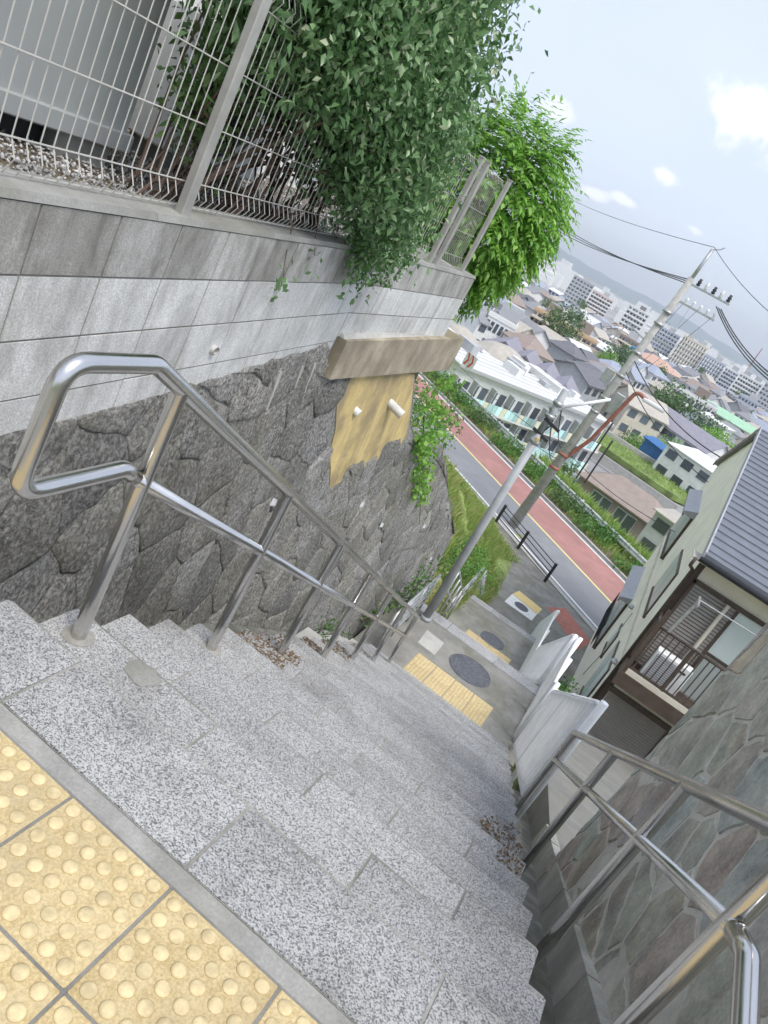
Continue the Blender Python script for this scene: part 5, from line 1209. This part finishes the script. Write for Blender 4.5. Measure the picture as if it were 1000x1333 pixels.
# trees among the houses
def town_tree(label, p, r, h, mat='far_leaf', group=None):
    t = thing('town_tree', (p[0], p[1], p[2]), label, 'tree', group); c = np.array(p)+[0, 0, h-r*.8]
    ells = [(c, (r, r, r*.85), .5)]+[(c+rand_unit(1)[0]*r*.6, (r*.55, r*.55, r*.5), .2) for _ in range(4)]
    tips = crown_points(ells, 110, .45); leaf_cloud(tips, 10, r*.11, r*.14, 0, 'crown', mat, t, .65)
    mb = MB(); stem(mb, p, c, r*.09, r*.03, .2); mb.build('trunk', 'bark', t); return t
for lab, px, py, D, r, h, mt in (('wide green tree behind the houses beyond the river', 880, 540, 178, 6.5, 11, 'far_leaf'), ('bright green tree left of the blue tarpaulin hut', 832, 585, 140, 3.2, 6.5, 'leaf_bright'), ('dark green tree in front of the beige roofed house', 818, 575, 142, 2.4, 5.5, 'far_leaf'), ('green garden tree between the tarpaulin hut and the long blue grey roof', 868, 585, 142, 2.8, 5.5, 'leaf_bright'), ('round green tree right of the blue tarpaulin hut', 885, 625, 130, 2.6, 5, 'leaf_bright'), ('dark tall tree beside the orange roofed house', 857, 497, 285, 5.5, 13, 'far_leaf'), ('dark tree below the tall tree by the orange roof', 850, 512, 270, 4.5, 10, 'far_leaf'), ('green tree beside the tan apartment building', 800, 470, 200, 4.5, 7, 'far_leaf'), ('second green tree beside the tan apartment building', 786, 478, 195, 3.5, 6, 'leaf_bright'), ('green tree along the row right of the wide tree', 915, 560, 175, 4.5, 8, 'far_leaf'), ('green tree at the end of the row by the cream house gable', 935, 580, 165, 3.8, 7, 'leaf_bright'), ('dark bush tree at the lamp head of the red arm', 835, 532, 175, 3, 7, 'far_leaf'), ('green tree before the tan apartment galleries', 735, 420, 200, 5, 7, 'far_leaf'), ('green bush tree under the white apartment building near the guard rail', 715, 625, 66, 2.2, 4.5, 'far_leaf')):
    p = at(px, py, D); z = p[2]-h+r*.8; town_tree(lab, (p[0], p[1], max(GZ, z) if D > 100 else z), r, h if D < 100 else p[2]-max(GZ, z)+r*.8, mt)
for k in range(40):
    az = random.uniform(-17, 6); D = random.uniform(150, 500); p = azel(az, 0, D)
    if any((p[0]-x)**2+(p[1]-y)**2 < (q+2)**2 for x, y, q in OCC): continue
    town_tree('green tree standing among the houses of the town below', (p[0], p[1], GZ), random.uniform(2, 4), random.uniform(5, 9), group='scattered trees of the town')
# black poles and terrace by the white building
for px, py, h in ((757, 612, 5.5), (768, 618, 4.0)):
    p = at(px, py, 78); tag(MB().tube([p-[0, 0, 1], p+[0, 0, h]], .09, 8).build('steel_post', 'black', at=p-[0, 0, 1]), 'thin black post beside the white apartment building', 'post', 'black posts by the white apartment building')
p = at(855, 640, 66)
# radio masts and a crane beyond
for k, (px, py, D, h) in enumerate(((975, 478, 900, 22), (885, 420, 1500, 28))):
    p = at(px, py, D); m_ = MB()
    for a, b in ((0, 0), (2, 0), (1, 1.7)): m_.beam(p+[a-1, b-.8, -30], p+[(a-1)*.2, (b-.8)*.2, h], .35, .35)
    tag(m_.build('radio_mast', 'galv' if k else 'red_paint', at=p-[0, 0, 30]), ('pale' if k else 'reddish')+' lattice mast rising behind the apartment blocks', 'mast')
# far city and hills
mb = MB()
for k in range(420):
    az = random.uniform(-22, 12); D = random.uniform(620, 2400); p = azel(az, 0, D); w = random.uniform(8, 26); h = random.uniform(5, 14)+(random.random() < .12)*random.uniform(5, 16)
    mb.box(p[0]-w/2, p[0]+w/2, p[1]-w/2, p[1]+w/2, GZ-.5, GZ+h)
tag(mb.build('far_city', 'w_white'), 'far off pale buildings of the city below the hills', 'city', kind='stuff')
V = []; F = []; N = 90
for i in range(N+1):
    az = -40+75*i/N; h = 78+26*math.sin(i*.33)+60*mnoise.noise((i*.21, .3, 0))+25*mnoise.noise((i*.7, 2, 0)); D = 7200
    for d_, z in ((-900, GZ-10), (0, max(25, h)), (900, GZ-10)): p = azel(az, 0, D+d_); V.append((p[0], p[1], z))
for i in range(N):
    for j in range(2): F.append((i*3+j, (i+1)*3+j, (i+1)*3+j+1, i*3+j+1))
simple('hill', (.16, .21, .22), .95)
tag(fastmesh('hills', V, F, 'hill'), kind='structure')
# summer haze
hz = bpy.data.materials.new('haze_air'); hz.use_nodes = True; ht = hz.node_tree; ht.nodes.clear()
ho_ = ht.nodes.new('ShaderNodeOutputMaterial'); pvn = ht.nodes.new('ShaderNodeVolumePrincipled'); pvn.inputs['Color'].default_value = (.90, .95, 1, 1); pvn.inputs['Density'].default_value = .00016; pvn.inputs['Anisotropy'].default_value = .2
ht.links.new(pvn.outputs[0], ho_.inputs['Volume']); MATS['haze_air'] = hz
tag(MB().box(-7000, 7000, -60, 9200, -31, 320).build('haze', 'haze_air'), kind='stuff')
